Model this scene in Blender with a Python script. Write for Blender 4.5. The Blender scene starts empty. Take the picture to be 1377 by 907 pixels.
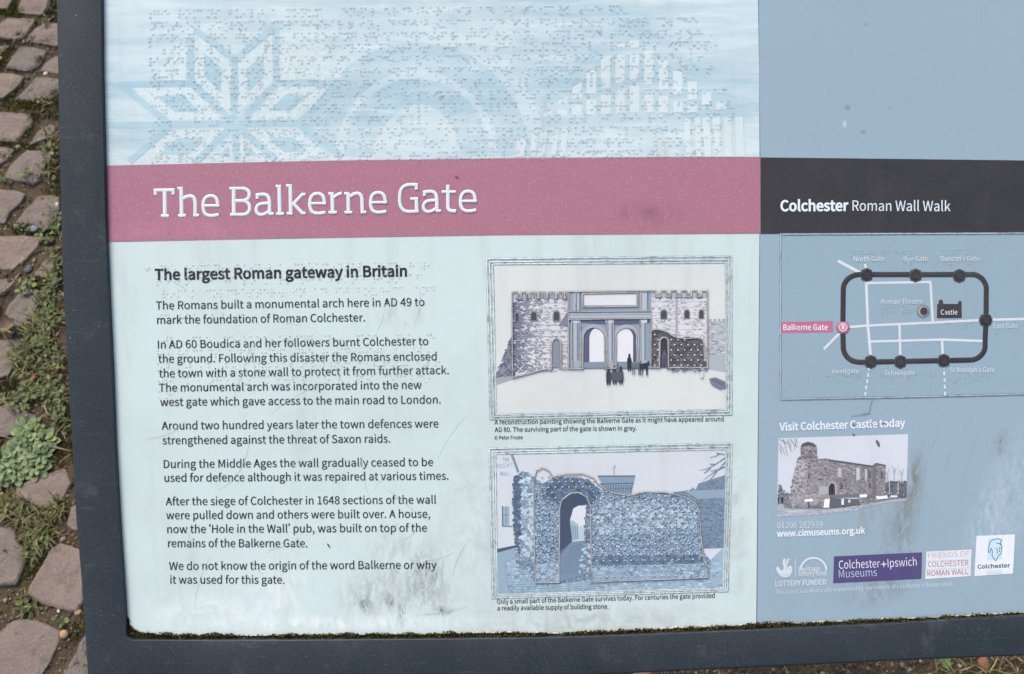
import bpy, math, random
from mathutils import Vector, Matrix, noise

# ------------------------------------------------------------------ camera, sky, sun, exposure
R = math.radians
SC = bpy.context.scene
COL = SC.collection
random.seed(7)
F = 1192.0                                   # focal length in pixels of a 1377 px wide picture
PITCH, ROLL = R(68), R(0.8)
CAM = Vector((0, 0, 1.5))
FW = Vector((0, math.cos(PITCH), -math.sin(PITCH)))
_r, _u = Vector((1, 0, 0)), Vector((0, math.sin(PITCH), math.cos(PITCH)))
RT = _r * math.cos(ROLL) - _u * math.sin(ROLL)
UP = _u * math.cos(ROLL) + _r * math.sin(ROLL)
cd = bpy.data.cameras.new('camera')
cd.sensor_width = 36.0
cd.lens = 36.0 * F / 1377.0
cd.clip_start, cd.clip_end = 0.01, 500
cd.dof.use_dof = True
cd.dof.focus_distance = 0.668
cd.dof.aperture_fstop = 18
cam = bpy.data.objects.new('camera', cd)
COL.objects.link(cam)
cam.matrix_world = Matrix((RT, UP, -FW)).transposed().to_4x4()
cam.location = CAM
SC.camera = cam

SUN_EL, SUN_AZ = R(56), R(-35)               # azimuth clockwise from +Y
w = bpy.data.worlds.new('World'); SC.world = w; w.use_nodes = True
nt = w.node_tree
sky = nt.nodes.new('ShaderNodeTexSky'); sky.sky_type = 'NISHITA'; sky.sun_disc = False
sky.sun_elevation, sky.sun_rotation = SUN_EL, SUN_AZ
sky.dust_density = 5.0; sky.air_density = 1.0
nt.links.new(sky.outputs[0], nt.nodes['Background'].inputs[0])
nt.nodes['Background'].inputs[1].default_value = 0.15
sl = bpy.data.lights.new('sun', 'SUN'); sl.energy = 1.5; sl.angle = R(28); sl.color = (1.0, 0.91, 0.80)
so = bpy.data.objects.new('sun', sl); COL.objects.link(so)
sd = Vector((math.sin(SUN_AZ) * math.cos(SUN_EL), math.cos(SUN_AZ) * math.cos(SUN_EL), math.sin(SUN_EL)))
so.rotation_euler = sd.to_track_quat('Z', 'Y').to_euler()
so.location = (0, -1, 4)
vs = SC.view_settings
vs.view_transform = 'Standard'; vs.look = 'None'; vs.gamma = 1.0; vs.use_curve_mapping = False
vs.exposure = 0.62

# ------------------------------------------------------------------ survey: photograph pixels to points on the board / the ground
TILT = R(25.6)
AX, AY, AN = Vector((1, 0, 0)), Vector((0, math.cos(TILT), math.sin(TILT))), Vector((0, -math.sin(TILT), math.cos(TILT)))
P0 = CAM + FW * 0.668
BASE = Vector((P0.x + 0.05, P0.y, 0))
PANEL = Matrix((AX, AY, AN)).transposed().to_4x4()
PANEL.translation = P0 - BASE
def ray(px, py):
    return FW + RT * ((px - 688.5) / F) + UP * ((453.5 - py) / F)
def at(px, py, c=0.0):                       # on the board face, in metres along and up the face
    d = ray(px, py)
    t = ((P0 + AN * c) - CAM).dot(AN) / d.dot(AN)
    q = CAM + d * t - P0
    return (q.dot(AX), q.dot(AY))
def gr(px, py, z=0.0):                       # on the ground
    d = ray(px, py)
    t = (z - CAM.z) / d.z
    return CAM + d * t
MMPX = 0.00056

# ------------------------------------------------------------------ helpers
def lin(c):
    f = lambda v: v / 12.92 if v <= 0.04045 else ((v + 0.055) / 1.055) ** 2.4
    return tuple(f(v / 255.0) for v in c[:3]) + (1.0,)
def shade(c, k):
    return tuple(min(255, max(0, v * k)) for v in c)
def mixc(a, b, t):
    return tuple(x * (1 - t) + y * t for x, y in zip(a, b))
def tag(o, label=None, cat=None, group=None, kind=None):
    if label: o['label'] = label
    if cat: o['category'] = cat
    if group: o['group'] = group
    if kind: o['kind'] = kind
    return o
def empty(name, loc):
    o = bpy.data.objects.new(name, None); COL.objects.link(o); o.location = loc; o.empty_display_size = 0.05
    return o

class MB:
    """collects faces (each with a colour) and links them as one mesh"""
    def __init__(s): s.v, s.f, s.c, s.m = [], [], [], []
    def face(s, pts, col, mat=0):
        n = len(s.v); s.v += [tuple(p) for p in pts]; s.f.append(tuple(range(n, n + len(pts)))); s.c.append(col); s.m.append(mat)
    def add(s, verts, faces, col, mat=0):
        n = len(s.v); s.v += [tuple(p) for p in verts]
        for fc in faces:
            s.f.append(tuple(i + n for i in fc)); s.c.append(col); s.m.append(mat)
    def build(s, name, mats, parent=None, smooth=False):
        me = bpy.data.meshes.new(name)
        me.from_pydata(s.v, [], s.f)
        for m in (mats if isinstance(mats, (list, tuple)) else [mats]): me.materials.append(m)
        at_ = me.color_attributes.new('ink', 'FLOAT_COLOR', 'CORNER')
        cols = []
        for p in me.polygons:
            c = lin(s.c[p.index])
            for _ in range(p.loop_total): cols += c
            p.material_index = min(s.m[p.index], len(me.materials) - 1)
            p.use_smooth = smooth
        at_.data.foreach_set('color', cols)
        me.update()
        o = bpy.data.objects.new(name, me); COL.objects.link(o)
        if parent is not None: o.parent = parent
        return o

class PX(MB):
    """flat print laid on the board face; coordinates are pixels of a crop: photo = origin + p / scale"""
    def __init__(s, ox=0, oy=0, k=1.0, z=0.0):
        MB.__init__(s); s.o = (ox, oy, k); s.z = z; s.step = 8e-6
    def P(s, p): return (s.o[0] + p[0] / s.o[2], s.o[1] + p[1] / s.o[2])
    def lift(s):
        s.z += s.step; return s.z
    def poly(s, pts, col, z=None):
        z = s.lift() if z is None else z
        q = [at(*s.P(p)) for p in pts]
        s.face([(a, b, z) for a, b in q], col)
    def rect(s, x0, y0, x1, y1, col, z=None): s.poly([(x0, y0), (x1, y0), (x1, y1), (x0, y1)], col, z)
    def stroke(s, pts, wd, col, z=None, closed=False, smooth=0, h=0.0, mat=0):
        """ribbon of width wd (crop pixels) along pts; h > 0 makes it a raised ridge of that height in metres"""
        z = s.lift() if z is None else z
        if smooth: pts = curve(pts, smooth, closed)
        n = len(pts); L, Rr, Cc = [], [], []
        for i, p in enumerate(pts):
            a = pts[i - 1] if (i > 0 or closed) else None
            b = pts[(i + 1) % n] if (i < n - 1 or closed) else None
            d1 = nrm(p[0] - a[0], p[1] - a[1]) if a else None
            d2 = nrm(b[0] - p[0], b[1] - p[1]) if b else None
            d1 = d1 or d2; d2 = d2 or d1
            t = nrm(d1[0] + d2[0], d1[1] + d2[1]) or d1
            nn = (-t[1], t[0]); cs = max(0.45, nn[0] * -d1[1] + nn[1] * d1[0])
            wi = wd[i] if isinstance(wd, (list, tuple)) else wd
            k = wi / 2 / cs
            L.append((p[0] + nn[0] * k, p[1] + nn[1] * k)); Rr.append((p[0] - nn[0] * k, p[1] - nn[1] * k)); Cc.append(p)
        A = [at(*s.P(p)) + (z,) for p in L]; B = [at(*s.P(p)) + (z,) for p in Rr]
        if not h:
            vs_, fs = A + B, []
            for i in range(n if closed else n - 1):
                j = (i + 1) % n
                fs.append((i, n + i, n + j, j))
            s.add(vs_, fs, col, mat)
        else:
            lerp = lambda p, q, t: (p[0] + (q[0] - p[0]) * t, p[1] + (q[1] - p[1]) * t, z + h)
            A2 = [lerp(p, q, .28) for p, q in zip(A, B)]; B2 = [lerp(p, q, .72) for p, q in zip(A, B)]
            vs_, fs = A + A2 + B2 + B, []
            for i in range(n if closed else n - 1):
                j = (i + 1) % n
                for r_ in range(3): fs.append((r_ * n + i, (r_ + 1) * n + i, (r_ + 1) * n + j, r_ * n + j))
            s.add(vs_, fs, col, mat)
    def flecks(s, pts, n, cols, sz, asp=1.6, z0=None, jit=.35, ang=0.0, spread=0.3):
        """n small irregular marks scattered inside a polygon (stones, stipple, texture of a print)"""
        xs = [p[0] for p in pts]; ys = [p[1] for p in pts]; z0 = s.z if z0 is None else z0
        k = 0
        for _ in range(n * 12):
            if k >= n: break
            x, y = random.uniform(min(xs), max(xs)), random.uniform(min(ys), max(ys))
            if not inside(x, y, pts): continue
            k += 1
            sx = random.uniform(.5, 1.3) * sz * asp / 2; sy = random.uniform(.5, 1.3) * sz / 2
            a = ang + random.uniform(-spread, spread); ca, sa = math.cos(a), math.sin(a)
            q = []
            for u, v_ in ((-1, -1), (0, -1.15), (1, -1), (1, 1), (0, 1.15), (-1, 1)):
                u *= sx * random.uniform(1 - jit, 1 + jit); v_ *= sy * random.uniform(1 - jit, 1 + jit)
                q.append((x + u * ca - v_ * sa, y + u * sa + v_ * ca))
            c = random.choice(cols)
            s.poly(q, shade(c, random.uniform(.93, 1.07)), z0 + random.uniform(1e-6, 2.8e-5))
        s.z = max(s.z, z0 + 3e-5)
    def text(s, txt, x0, y0, x1, y1, cap, col, bold=0.015, z=None):
        """one line of lettering; ink from (x0,y0) to (x1,y1) along the baseline, capitals cap pixels high"""
        z = s.lift() if z is None else z
        x, shapes, k_ = 0.0, [], 0
        for ch in txt:
            adv, outl = GLYPH[ch]
            for o in outl: shapes.append((k_, [(x + p[0] / 1000.0, p[1] / 1000.0) for p in o]))
            k_ += ch != ' '
            x += adv / 1000.0
        lo = min(p[0] for _, o in shapes for p in o); hi = max(p[0] for _, o in shapes for p in o)
        dx, dy = (x1 - x0) / (hi - lo), (y1 - y0) / (hi - lo)
        L = math.hypot(dx, dy); ux, uy = dy / L * cap, -dx / L * cap
        off = bold * cap / s.o[2] * MMPX
        for odd in (0, 1):                        # neighbouring letters may touch: fill them in two goes
          cu = bpy.data.curves.new('tmp', 'CURVE'); cu.dimensions = '2D'; cu.fill_mode = 'BOTH'
          for k_, o in shapes:
            if k_ % 2 != odd: continue
            sp = cu.splines.new('POLY'); sp.points.add(len(o) - 1); sp.use_cyclic_u = True
            for i, p in enumerate(o):
                t = p[0] - lo
                a, b = at(*s.P((x0 + dx * t + ux * p[1], y0 + dy * t + uy * p[1])))
                sp.points[i].co = (a * 20000, b * 20000, 0, 1)
          cu.offset = off * 20000
          ob = bpy.data.objects.new('tmp', cu); COL.objects.link(ob)
          me = bpy.data.meshes.new_from_object(ob.evaluated_get(bpy.context.evaluated_depsgraph_get()))
          s.add([(v.co.x / 20000, v.co.y / 20000, z + odd * 4e-6) for v in me.vertices], [tuple(p.vertices) for p in me.polygons], col)
          bpy.data.objects.remove(ob); bpy.data.curves.remove(cu); bpy.data.meshes.remove(me)
    def dome(s, x, y, r, h, col, ring=None, z=None):
        z = s.z if z is None else z
        n = 8; cs = [(math.cos(k * math.tau / n), math.sin(k * math.tau / n)) for k in range(n)]
        E = lambda q, zz: [at(*s.P((x + c * q, y + d * q))) + (zz,) for c, d in cs]
        v = E(r, z) + E(r * .86, z + h * .55) + E(r * .5, z + h * .92) + [at(*s.P((x, y))) + (z + h,)]
        f = []
        for k in range(n):
            j = (k + 1) % n
            f += [(k, n + k, n + j, j), (n + k, 2 * n + k, 2 * n + j, n + j), (2 * n + k, 3 * n, 2 * n + j)]
        s.add(v, [tuple(reversed(q)) for q in f], col)
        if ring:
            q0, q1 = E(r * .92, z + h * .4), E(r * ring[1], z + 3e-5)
            q1 = [(a + ring[2] * r * MMPX / s.o[2], b - ring[3] * r * MMPX / s.o[2], c) for a, b, c in q1]  # downhill shift turns the ring into a painted shade crescent
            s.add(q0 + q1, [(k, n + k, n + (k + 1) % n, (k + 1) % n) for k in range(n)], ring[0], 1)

def nrm(x, y):
    l = math.hypot(x, y)
    return (x / l, y / l) if l > 1e-9 else None
def curve(pts, k, closed=False):              # Catmull-Rom
    n = len(pts); out = []
    g = (lambda i: pts[i % n]) if closed else (lambda i: pts[min(max(i, 0), n - 1)])
    for i in range(n if closed else n - 1):
        a, b, c, d = g(i - 1), g(i), g(i + 1), g(i + 2)
        for j in range(k):
            t = j / k
            out.append(tuple(.5 * (2 * b[q] + (c[q] - a[q]) * t + (2 * a[q] - 5 * b[q] + 4 * c[q] - d[q]) * t * t + (3 * b[q] - a[q] - 3 * c[q] + d[q]) * t ** 3) for q in (0, 1)))
    if not closed: out.append(tuple(pts[-1]))
    return out
def inside(x, y, pts):
    r_ = False; j = len(pts) - 1
    for i in range(len(pts)):
        (xi, yi), (xj, yj) = pts[i], pts[j]
        if (yi > y) != (yj > y) and x < (xj - xi) * (y - yi) / (yj - yi) + xi: r_ = not r_
        j = i
    return r_
def arc(cx, cy, rx, ry, a0, a1, n=14):
    return [(cx + rx * math.cos(R(a0 + (a1 - a0) * i / n)), cy + ry * math.sin(R(a0 + (a1 - a0) * i / n))) for i in range(n + 1)]
# ------------------------------------------------------------------ letter outlines (advance / contour / contour ..., capitals 1000 high)
LETTERS = """
 306
'379/150,659 228,659 251,913 254,1052 123,1052 126,913
+757/329,158 428,158 428,457 707,457 707,550 428,550 428,849 329,849 329,550 52,550 52,457 329,457
,379/102,-259 248,-146 302,26 274,133 196,172 130,149 102,85 130,20 194,-3 209,-1 172,-110 72,-186
.379/190,-18 253,8 280,76 253,146 190,172 126,146 100,76 126,8
0757/379,-18 508,15 606,112 668,275 690,503 668,730 606,891 508,986 379,1018 250,986 152,891 90,730 68,503 90,275 152,112 250,15/379,83 302,108 241,183 202,314 188,503 202,692 241,821 302,896 379,920 457,896 517,821 556,692 570,503 556,314 517,183 457,108
1757/120,0 668,0 668,104 468,104 468,1000 372,1000 165,929 165,850 344,850 344,104 120,104
2757/60,0 689,0 689,108 412,108 248,98 409,262 533,420 613,573 641,724 621,845 562,938 470,997 349,1018 185,978 55,872 127,801 221,884 334,917 415,902 473,861 507,798 518,719 491,584 407,435 264,266 60,74
3757/359,-18 485,2 587,58 656,147 681,267 664,361 619,435 552,489 469,521 469,528 598,616 647,768 625,874 564,952 472,1001 355,1018 201,984 76,899 143,820 238,890 351,917 475,873 520,759 506,683 459,623 374,582 243,568 243,472 389,458 485,417 538,354 554,271 539,194 497,136 433,99 351,86 207,121 104,201 40,120 165,24
4757/464,0 581,0 581,276 715,276 715,375 581,375 581,1000 443,1000 27,357 27,276 464,276/464,375 157,375 385,716 465,864 471,864 464,682
5757/357,-18 479,5 584,72 657,179 685,325 661,468 596,567 500,625 383,644 233,604 259,894 636,894 636,1000 150,1000 117,533 184,491 264,535 351,550 436,534 501,490 543,418 558,322 541,224 496,149 428,102 345,86 200,120 100,196 37,115 164,23
6757/411,-18 521,6 613,72 675,174 698,307 679,445 623,543 535,601 420,621 301,589 194,501 217,696 273,824 353,894 452,915 539,895 610,839 681,915 581,989 446,1018 307,988 189,894 107,727 76,477 102,261 172,106 278,13/196,401 300,499 400,528 479,512 535,468 569,398 580,307 567,214 531,143 477,97 411,80 326,101 262,163 218,264
7757/270,0 400,0 419,268 465,497 551,709 693,925 693,1000 67,1000 67,894 553,894 428,692 344,487 294,261
8757/382,-18 510,2 608,57 672,139 694,240 643,405 527,503 527,510 615,609 659,752 640,858 586,941 500,996 385,1015 276,997 189,945 131,865 111,761 151,626 246,531 246,525 120,418 63,248 87,142 153,57 254,2/450,543 365,580 292,625 242,684 224,761 269,878 383,922 508,871 553,745 526,639/383,75 300,89 233,127 189,186 173,259 212,389 311,486 412,443 497,394 554,331 576,244 523,122
9757/321,-18 456,13 572,111 653,284 683,543 658,751 587,900 480,988 347,1018 236,994 145,929 83,826 60,693 80,557 135,459 222,399 336,379 459,412 566,501 541,305 486,177 408,107 317,86 224,106 147,162 79,85 180,11/565,606 460,503 356,472 278,488 222,532 189,602 177,693 190,787 226,859 280,905 348,921 433,901 499,841 543,742
A829/5,0 132,0 229,306 595,306 690,0 824,0 484,1000 344,1000/261,405 310,559 409,898 415,898 516,559 563,405
B896/138,0 456,0 609,18 729,73 807,165 835,293 820,385 778,455 713,504 632,532 632,539 740,621 778,756 752,868 681,944 573,987 434,1000 138,1000/263,576 263,900 417,900 521,892 594,864 639,814 653,739 640,671 597,619 522,587 412,576/263,101 263,477 438,477 555,467 640,434 693,378 711,297 692,210 639,149 553,113 438,101
C870/514,-18 687,20 821,126 752,206 648,123 520,93 391,121 293,203 230,333 209,503 231,672 296,799 395,879 524,907 638,881 729,813 797,895 684,980 523,1018 346,982 206,880 113,717 79,499 112,282 203,119 341,17
D939/138,0 393,0 593,34 739,133 828,291 858,503 828,716 738,871 590,967 387,1000 138,1000/263,104 263,898 377,898 531,872 641,796 707,672 729,503 707,334 641,209 531,131 377,104
E804/138,0 729,0 729,108 263,108 263,472 643,472 643,580 263,580 263,894 714,894 714,1000 138,1000
F753/138,0 263,0 263,449 645,449 645,555 263,555 263,894 714,894 714,1000 138,1000
G940/531,-18 711,15 839,98 839,518 510,518 510,413 723,413 723,151 645,108 543,93 400,121 296,203 231,333 209,503 232,672 299,799 404,879 542,907 668,880 757,813 825,895 712,979 538,1018 354,982 209,880 114,717 79,499 113,282 206,119 349,17
H993/138,0 263,0 263,472 730,472 730,0 857,0 857,1000 730,1000 730,581 263,581 263,1000 138,1000
I400/138,0 263,0 263,1000 138,1000
L741/138,0 701,0 701,108 263,108 263,1000 138,1000
M1108/138,0 251,0 251,554 235,849 240,849 321,621 510,101 595,101 783,621 864,849 869,849 853,554 853,0 970,0 970,1000 819,1000 628,465 558,256 553,256 480,465 289,1000 138,1000
N986/138,0 256,0 256,525 241,838 247,838 355,632 719,0 849,0 849,1000 729,1000 729,480 746,164 739,164 632,370 266,1000 138,1000
O1012/506,-18 679,19 814,123 902,287 933,503 902,719 814,881 679,982 506,1018 334,982 198,881 111,719 79,503 111,287 198,123 334,19/506,93 384,122 290,204 230,334 209,503 230,672 290,799 384,879 506,907 629,879 722,799 782,672 804,503 782,334 722,204 629,122
P864/138,0 263,0 263,398 428,398 579,417 695,473 770,569 797,707 770,845 694,935 576,985 423,1000 138,1000/263,501 263,898 407,898 522,888 605,857 655,798 671,707 655,614 608,550 527,513 412,501
R866/263,525 263,898 431,898 535,888 611,858 658,803 674,720 658,635 611,574 535,537 431,525/686,0 828,0 574,438 667,474 738,533 783,615 799,720 773,852 701,938 591,985 450,1000 138,1000 138,0 263,0 263,424 443,424
S813/415,-18 556,4 663,65 731,155 754,266 739,363 695,437 630,491 548,533 407,595 294,654 240,763 291,868 427,907 553,882 655,814 720,895 592,983 427,1018 301,998 201,943 136,859 112,753 131,657 179,585 244,533 315,497 458,434 578,367 626,255 612,189 571,138 505,105 416,93 266,127 141,217 65,130 219,22
T817/345,0 472,0 472,894 775,894 775,1000 42,1000 42,894 345,894
U984/492,-18 634,4 748,77 824,210 851,412 851,1000 730,1000 730,409 711,259 661,161 585,108 492,93 401,108 327,161 277,259 259,409 259,1000 134,1000 134,412 161,210 236,77 350,4
V784/321,0 467,0 784,1000 656,1000 495,458 398,128 393,128 296,458 134,1000 1,1000
W1198/247,0 397,0 546,603 596,831 602,831 651,603 802,0 955,0 1161,1000 1041,1000 933,456 879,131 870,131 799,456 660,1000 544,1000 407,456 336,131 330,131 270,456 165,1000 35,1000
Y724/299,0 424,0 424,387 726,1000 595,1000 467,718 366,498 360,498 262,718 132,1000 -1,1000 299,387
a768/296,-18 427,13 542,89 546,89 557,0 659,0 659,456 644,581 599,677 519,738 402,760 237,728 112,663 160,577 261,631 382,656 457,640 504,599 528,539 535,469 331,434 189,378 107,299 80,192 97,103 142,37 210,-4/332,83 238,110 201,201 218,266 274,318 377,358 535,386 535,180 433,108
b843/452,-18 573,9 676,87 747,212 774,382 754,538 698,657 605,733 479,760 357,730 246,656 251,789 251,1086 126,1086 126,0 225,0 236,76 241,76 345,7/431,87 347,104 251,164 251,554 352,629 447,655 538,635 599,580 633,493 644,381 628,258 584,165 516,107
c696/417,-18 546,7 658,75 603,160 524,107 428,86 335,106 263,164 216,253 199,370 217,486 265,576 339,634 432,655 512,637 580,591 643,673 552,734 427,760 291,734 177,657 100,535 71,370 97,206 171,84 280,8
d846/378,-18 502,13 603,87 607,87 618,0 720,0 720,1086 595,1086 595,801 602,674 505,737 393,760 271,733 169,655 99,532 72,370 94,205 156,83 252,8/405,87 319,107 254,162 214,251 201,371 217,487 263,576 331,634 415,655 505,637 595,577 595,188 503,112
e756/426,-18 560,4 668,57 625,141 538,97 439,82 343,100 267,152 216,234 194,341 693,341 698,412 679,556 622,665 529,735 402,760 279,733 173,655 99,533 71,370 99,206 174,84 287,8/192,430 217,528 265,600 330,645 405,660 483,645 541,601 577,529 589,430
f443/45,640 146,640 146,0 270,0 270,640 427,640 427,741 270,741 270,858 296,967 375,1004 458,984 486,1080 362,1104 266,1087 198,1038 159,961 146,859 146,741 45,734
g769/375,-341 530,-320 649,-264 724,-183 750,-85 734,-5 685,49 605,81 492,91 347,91 244,114 217,172 231,223 265,261 374,235 481,253 567,304 624,385 645,492 629,580 585,645 737,645 737,741 479,741 374,760 268,741 180,688 119,605 97,495 127,377 194,296 194,291 138,234 112,153 131,79 179,31 179,25 98,-51 70,-143 92,-228 155,-290 251,-328/374,319 264,367 217,495 263,623 374,668 486,623 532,495 485,367/393,-255 235,-220 179,-126 196,-61 254,0 349,-11 477,-11 589,-32 628,-105 564,-209
h828/126,0 251,0 251,538 351,622 453,651 516,639 560,604 585,543 593,453 593,0 718,0 718,469 704,594 663,685 592,741 491,760 356,723 246,636 251,789 251,1086 126,1086
i375/126,0 251,0 251,741 126,741/188,894 248,916 271,977 248,1035 188,1057 129,1035 106,977 129,916
j375/48,-330 142,-313 205,-264 240,-187 251,-85 251,741 127,741 127,-85 109,-191 35,-231 -35,-217 -60,-311/188,894 248,916 271,977 248,1035 188,1057 128,1035 105,977 128,916
k753/126,0 248,0 248,195 387,357 604,0 739,0 460,442 707,741 568,741 254,351 248,351 248,1086 126,1086
l387/256,-18 329,-7 311,89 285,86 261,98 251,139 251,1086 126,1086 126,147 156,25
m1263/126,0 251,0 251,538 348,623 437,651 498,639 541,604 566,543 574,453 574,0 698,0 698,538 797,623 885,651 947,639 990,604 1015,543 1023,453 1023,0 1147,0 1147,469 1134,594 1092,685 1022,741 924,760 796,720 678,618 607,722 473,760 349,723 243,633 240,633 228,741 126,741
n832/126,0 251,0 251,538 351,622 453,651 516,639 560,604 585,543 593,453 593,0 718,0 718,469 704,594 663,685 592,741 491,760 355,723 243,633 240,633 228,741 126,741
o827/413,-18 543,8 653,84 728,206 756,370 728,535 653,657 543,734 413,760 283,734 174,657 99,535 71,370 99,206 174,84 283,8/413,86 326,106 258,164 215,253 199,370 215,486 258,576 326,634 413,655 501,634 569,576 613,486 629,370 613,253 569,164 501,106
p846/126,-312 251,-312 251,-61 247,68 349,4 452,-18 573,9 676,87 747,212 774,382 754,538 698,657 605,733 479,760 354,728 243,655 240,655 228,741 126,741/431,87 347,104 251,164 251,554 353,629 447,655 538,635 599,580 633,493 644,381 628,258 584,165 516,107
q846/595,-312 720,-312 720,741 621,741 608,671 606,671 508,737 393,760 271,733 169,655 99,532 72,370 94,205 156,83 252,8 378,-18 499,12 602,86 595,-49/405,87 319,107 254,162 214,251 201,371 217,487 263,576 331,634 415,655 505,637 595,577 595,188 503,112
r529/126,0 251,0 251,476 339,609 437,648 509,636 532,744 453,760 337,718 243,606 240,606 228,741 126,741
s638/319,-18 435,0 519,47 571,117 588,202 568,291 516,352 444,394 363,427 252,477 203,555 237,631 341,663 431,644 509,598 569,675 468,735 340,760 231,744 151,699 102,632 85,550 104,468 153,409 223,367 300,336 415,282 469,195 433,113 323,79 205,104 104,168 44,85 168,11
t514/357,-18 495,10 471,104 386,83 297,120 271,225 271,640 473,640 473,741 271,741 271,950 168,950 154,741 37,734 37,640 147,640 147,229 158,128 194,50 258,0
u828/342,-18 476,19 587,116 591,116 600,0 704,0 704,741 580,741 580,216 482,120 379,90 316,101 273,137 248,198 240,286 240,741 115,741 115,271 128,146 170,56 241,1
v711/285,0 431,0 693,741 570,741 430,319 362,101 355,101 286,319 147,741 18,741
w1094/243,0 387,0 492,397 543,613 550,613 600,400 707,0 858,0 1059,741 939,741 831,312 786,106 779,106 727,312 611,741 490,741 374,312 325,106 318,106 274,312 164,741 37,741
x679/20,0 151,0 251,173 326,306 333,306 413,173 523,0 659,0 415,374 640,741 510,741 419,578 353,454 347,454 274,578 175,741 40,741 265,386
y711/138,-319 236,-299 312,-245 370,-164 415,-63 693,741 572,741 438,330 378,120 371,120 297,330 147,741 18,741 315,-1 299,-57 235,-171 132,-217 75,-205 50,-304
z648/48,0 608,0 608,101 205,101 596,674 596,741 90,741 90,640 438,640 48,67
©1135/568,-15 757,21 914,123 1020,283 1060,492 1020,702 914,860 757,961 568,996 379,961 222,860 115,702 75,492 115,283 222,123 379,21/568,46 404,79 270,170 179,311 146,492 179,674 270,813 404,903 568,935 730,903 864,813 955,674 989,492 955,311 864,170 730,79/578,191 695,216 786,277 739,342 669,294 584,274 509,289 452,333 416,401 404,492 417,575 454,640 513,682 589,697 660,681 722,634 774,694 693,756 584,780 478,760 388,703 326,612 303,492 324,366 383,271 471,212
®645/322,487 433,509 524,570 586,665 608,787 586,909 524,1004 433,1065 322,1087 211,1065 120,1004 58,909 35,787 58,665 120,570 211,509/322,542 232,560 161,610 113,688 95,787 113,886 161,964 232,1015 322,1033 411,1015 483,964 531,886 548,787 531,688 483,610 411,560/211,636 274,636 274,744 336,744 390,636 460,636 389,763 430,796 446,847 410,923 327,945 211,945/274,791 274,895 317,895 366,880 381,843 362,804 312,791
‘1364/1299,1104 1270,1156 1152,1059 1100,900 1131,807 1207,771 1277,799 1300,859 1277,922 1214,947 1177,936 1210,1028
’1364/65,817 94,765 212,863 265,1020 233,1113 157,1150 87,1122 64,1061 88,999 150,974 187,985 154,892
"""
GLYPH = {}
for _l in LETTERS.strip('\n').split('\n'):
    _p = _l[1:].split('/')
    GLYPH[_l[0]] = (int(_p[0]), [[tuple(int(c) for c in q.split(',')) for q in s_.split(' ')] for s_ in _p[1:]])
for _q in '‘’':                                # curly quotes: bring the wide advance back to text spacing
    _o = GLYPH[_q][1]; _m = min(p[0] for c in _o for p in c); _x = max(p[0] for c in _o for p in c)
    GLYPH[_q] = (_x - _m + 110, [[(p[0] - _m + 55, p[1]) for p in c] for c in _o])
# ------------------------------------------------------------------ materials
class NT:
    def __init__(s, name):
        s.m = bpy.data.materials.new(name); s.m.use_nodes = True
        s.t = s.m.node_tree; s.b = s.t.nodes['Principled BSDF']
        s.co = s.n('ShaderNodeTexCoord').outputs['Object']
    def n(s, k, **kw):
        q = s.t.nodes.new(k)
        for a, v in kw.items(): setattr(q, a, v)
        return q
    def l(s, a, b): s.t.links.new(a, b)
    def put(s, sock, v):
        if hasattr(v, 'is_linked') or hasattr(v, 'links'): s.l(v, sock)
        else: sock.default_value = v
    def noise(s, scale, detail=4, rough=.6, co=None, stretch=None, off=(0, 0, 0), dist=0):
        q = s.n('ShaderNodeTexNoise'); q.inputs['Scale'].default_value = scale
        q.inputs['Detail'].default_value = detail; q.inputs['Roughness'].default_value = rough; q.inputs['Distortion'].default_value = dist
        co = co or s.co
        mp = s.n('ShaderNodeMapping'); s.l(co, mp.inputs[0])
        mp.inputs['Location'].default_value = off
        if stretch: mp.inputs['Scale'].default_value = stretch
        s.l(mp.outputs[0], q.inputs['Vector'])
        return q.outputs[0]
    def vor(s, scale, feature='F1', co=None):
        q = s.n('ShaderNodeTexVoronoi', feature=feature); q.inputs['Scale'].default_value = scale
        s.l(co or s.co, q.inputs['Vector']); return q
    def ramp(s, v, a, b, lo=0.0, hi=1.0):
        q = s.n('ShaderNodeMapRange'); s.l(v, q.inputs[0])
        for i, x in zip((1, 2, 3, 4), (a, b, lo, hi)): q.inputs[i].default_value = x
        return q.outputs[0]
    def math(s, op, a, b=0.0):
        q = s.n('ShaderNodeMath', operation=op); s.put(q.inputs[0], a); s.put(q.inputs[1], b); return q.outputs[0]
    def mix(s, f, a, b, mode='MIX'):
        q = s.n('ShaderNodeMix', data_type='RGBA', blend_type=mode)
        s.put(q.inputs[0], f); s.put(q.inputs[6], a); s.put(q.inputs[7], b); return q.outputs[2]
    def bump(s, v, strength, dist):
        q = s.n('ShaderNodeBump'); s.l(v, q.inputs['Height']); q.inputs['Strength'].default_value = strength; q.inputs['Distance'].default_value = dist
        s.l(q.outputs[0], s.b.inputs['Normal'])
    def spot(s, px, py, rx, ry, deg=0):        # soft elliptical patch on the board face, 1 in the middle
        a, b = at(px, py)
        mp = s.n('ShaderNodeMapping', vector_type='TEXTURE'); s.l(s.co, mp.inputs[0])
        mp.inputs['Location'].default_value = (a, b, 0); mp.inputs['Rotation'].default_value = (0, 0, R(deg))
        mp.inputs['Scale'].default_value = (rx * MMPX, ry * MMPX, 1)
        ln = s.n('ShaderNodeVectorMath', operation='LENGTH'); s.l(mp.outputs[0], ln.inputs[0])
        return s.ramp(ln.outputs['Value'], 0.25, 1.0, 1, 0)
    def out(s, col, rough=.5, spec=.3):
        s.put(s.b.inputs['Base Color'], col); s.put(s.b.inputs['Roughness'], rough); s.b.inputs['Specular IOR Level'].default_value = spec
        return s.m

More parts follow.
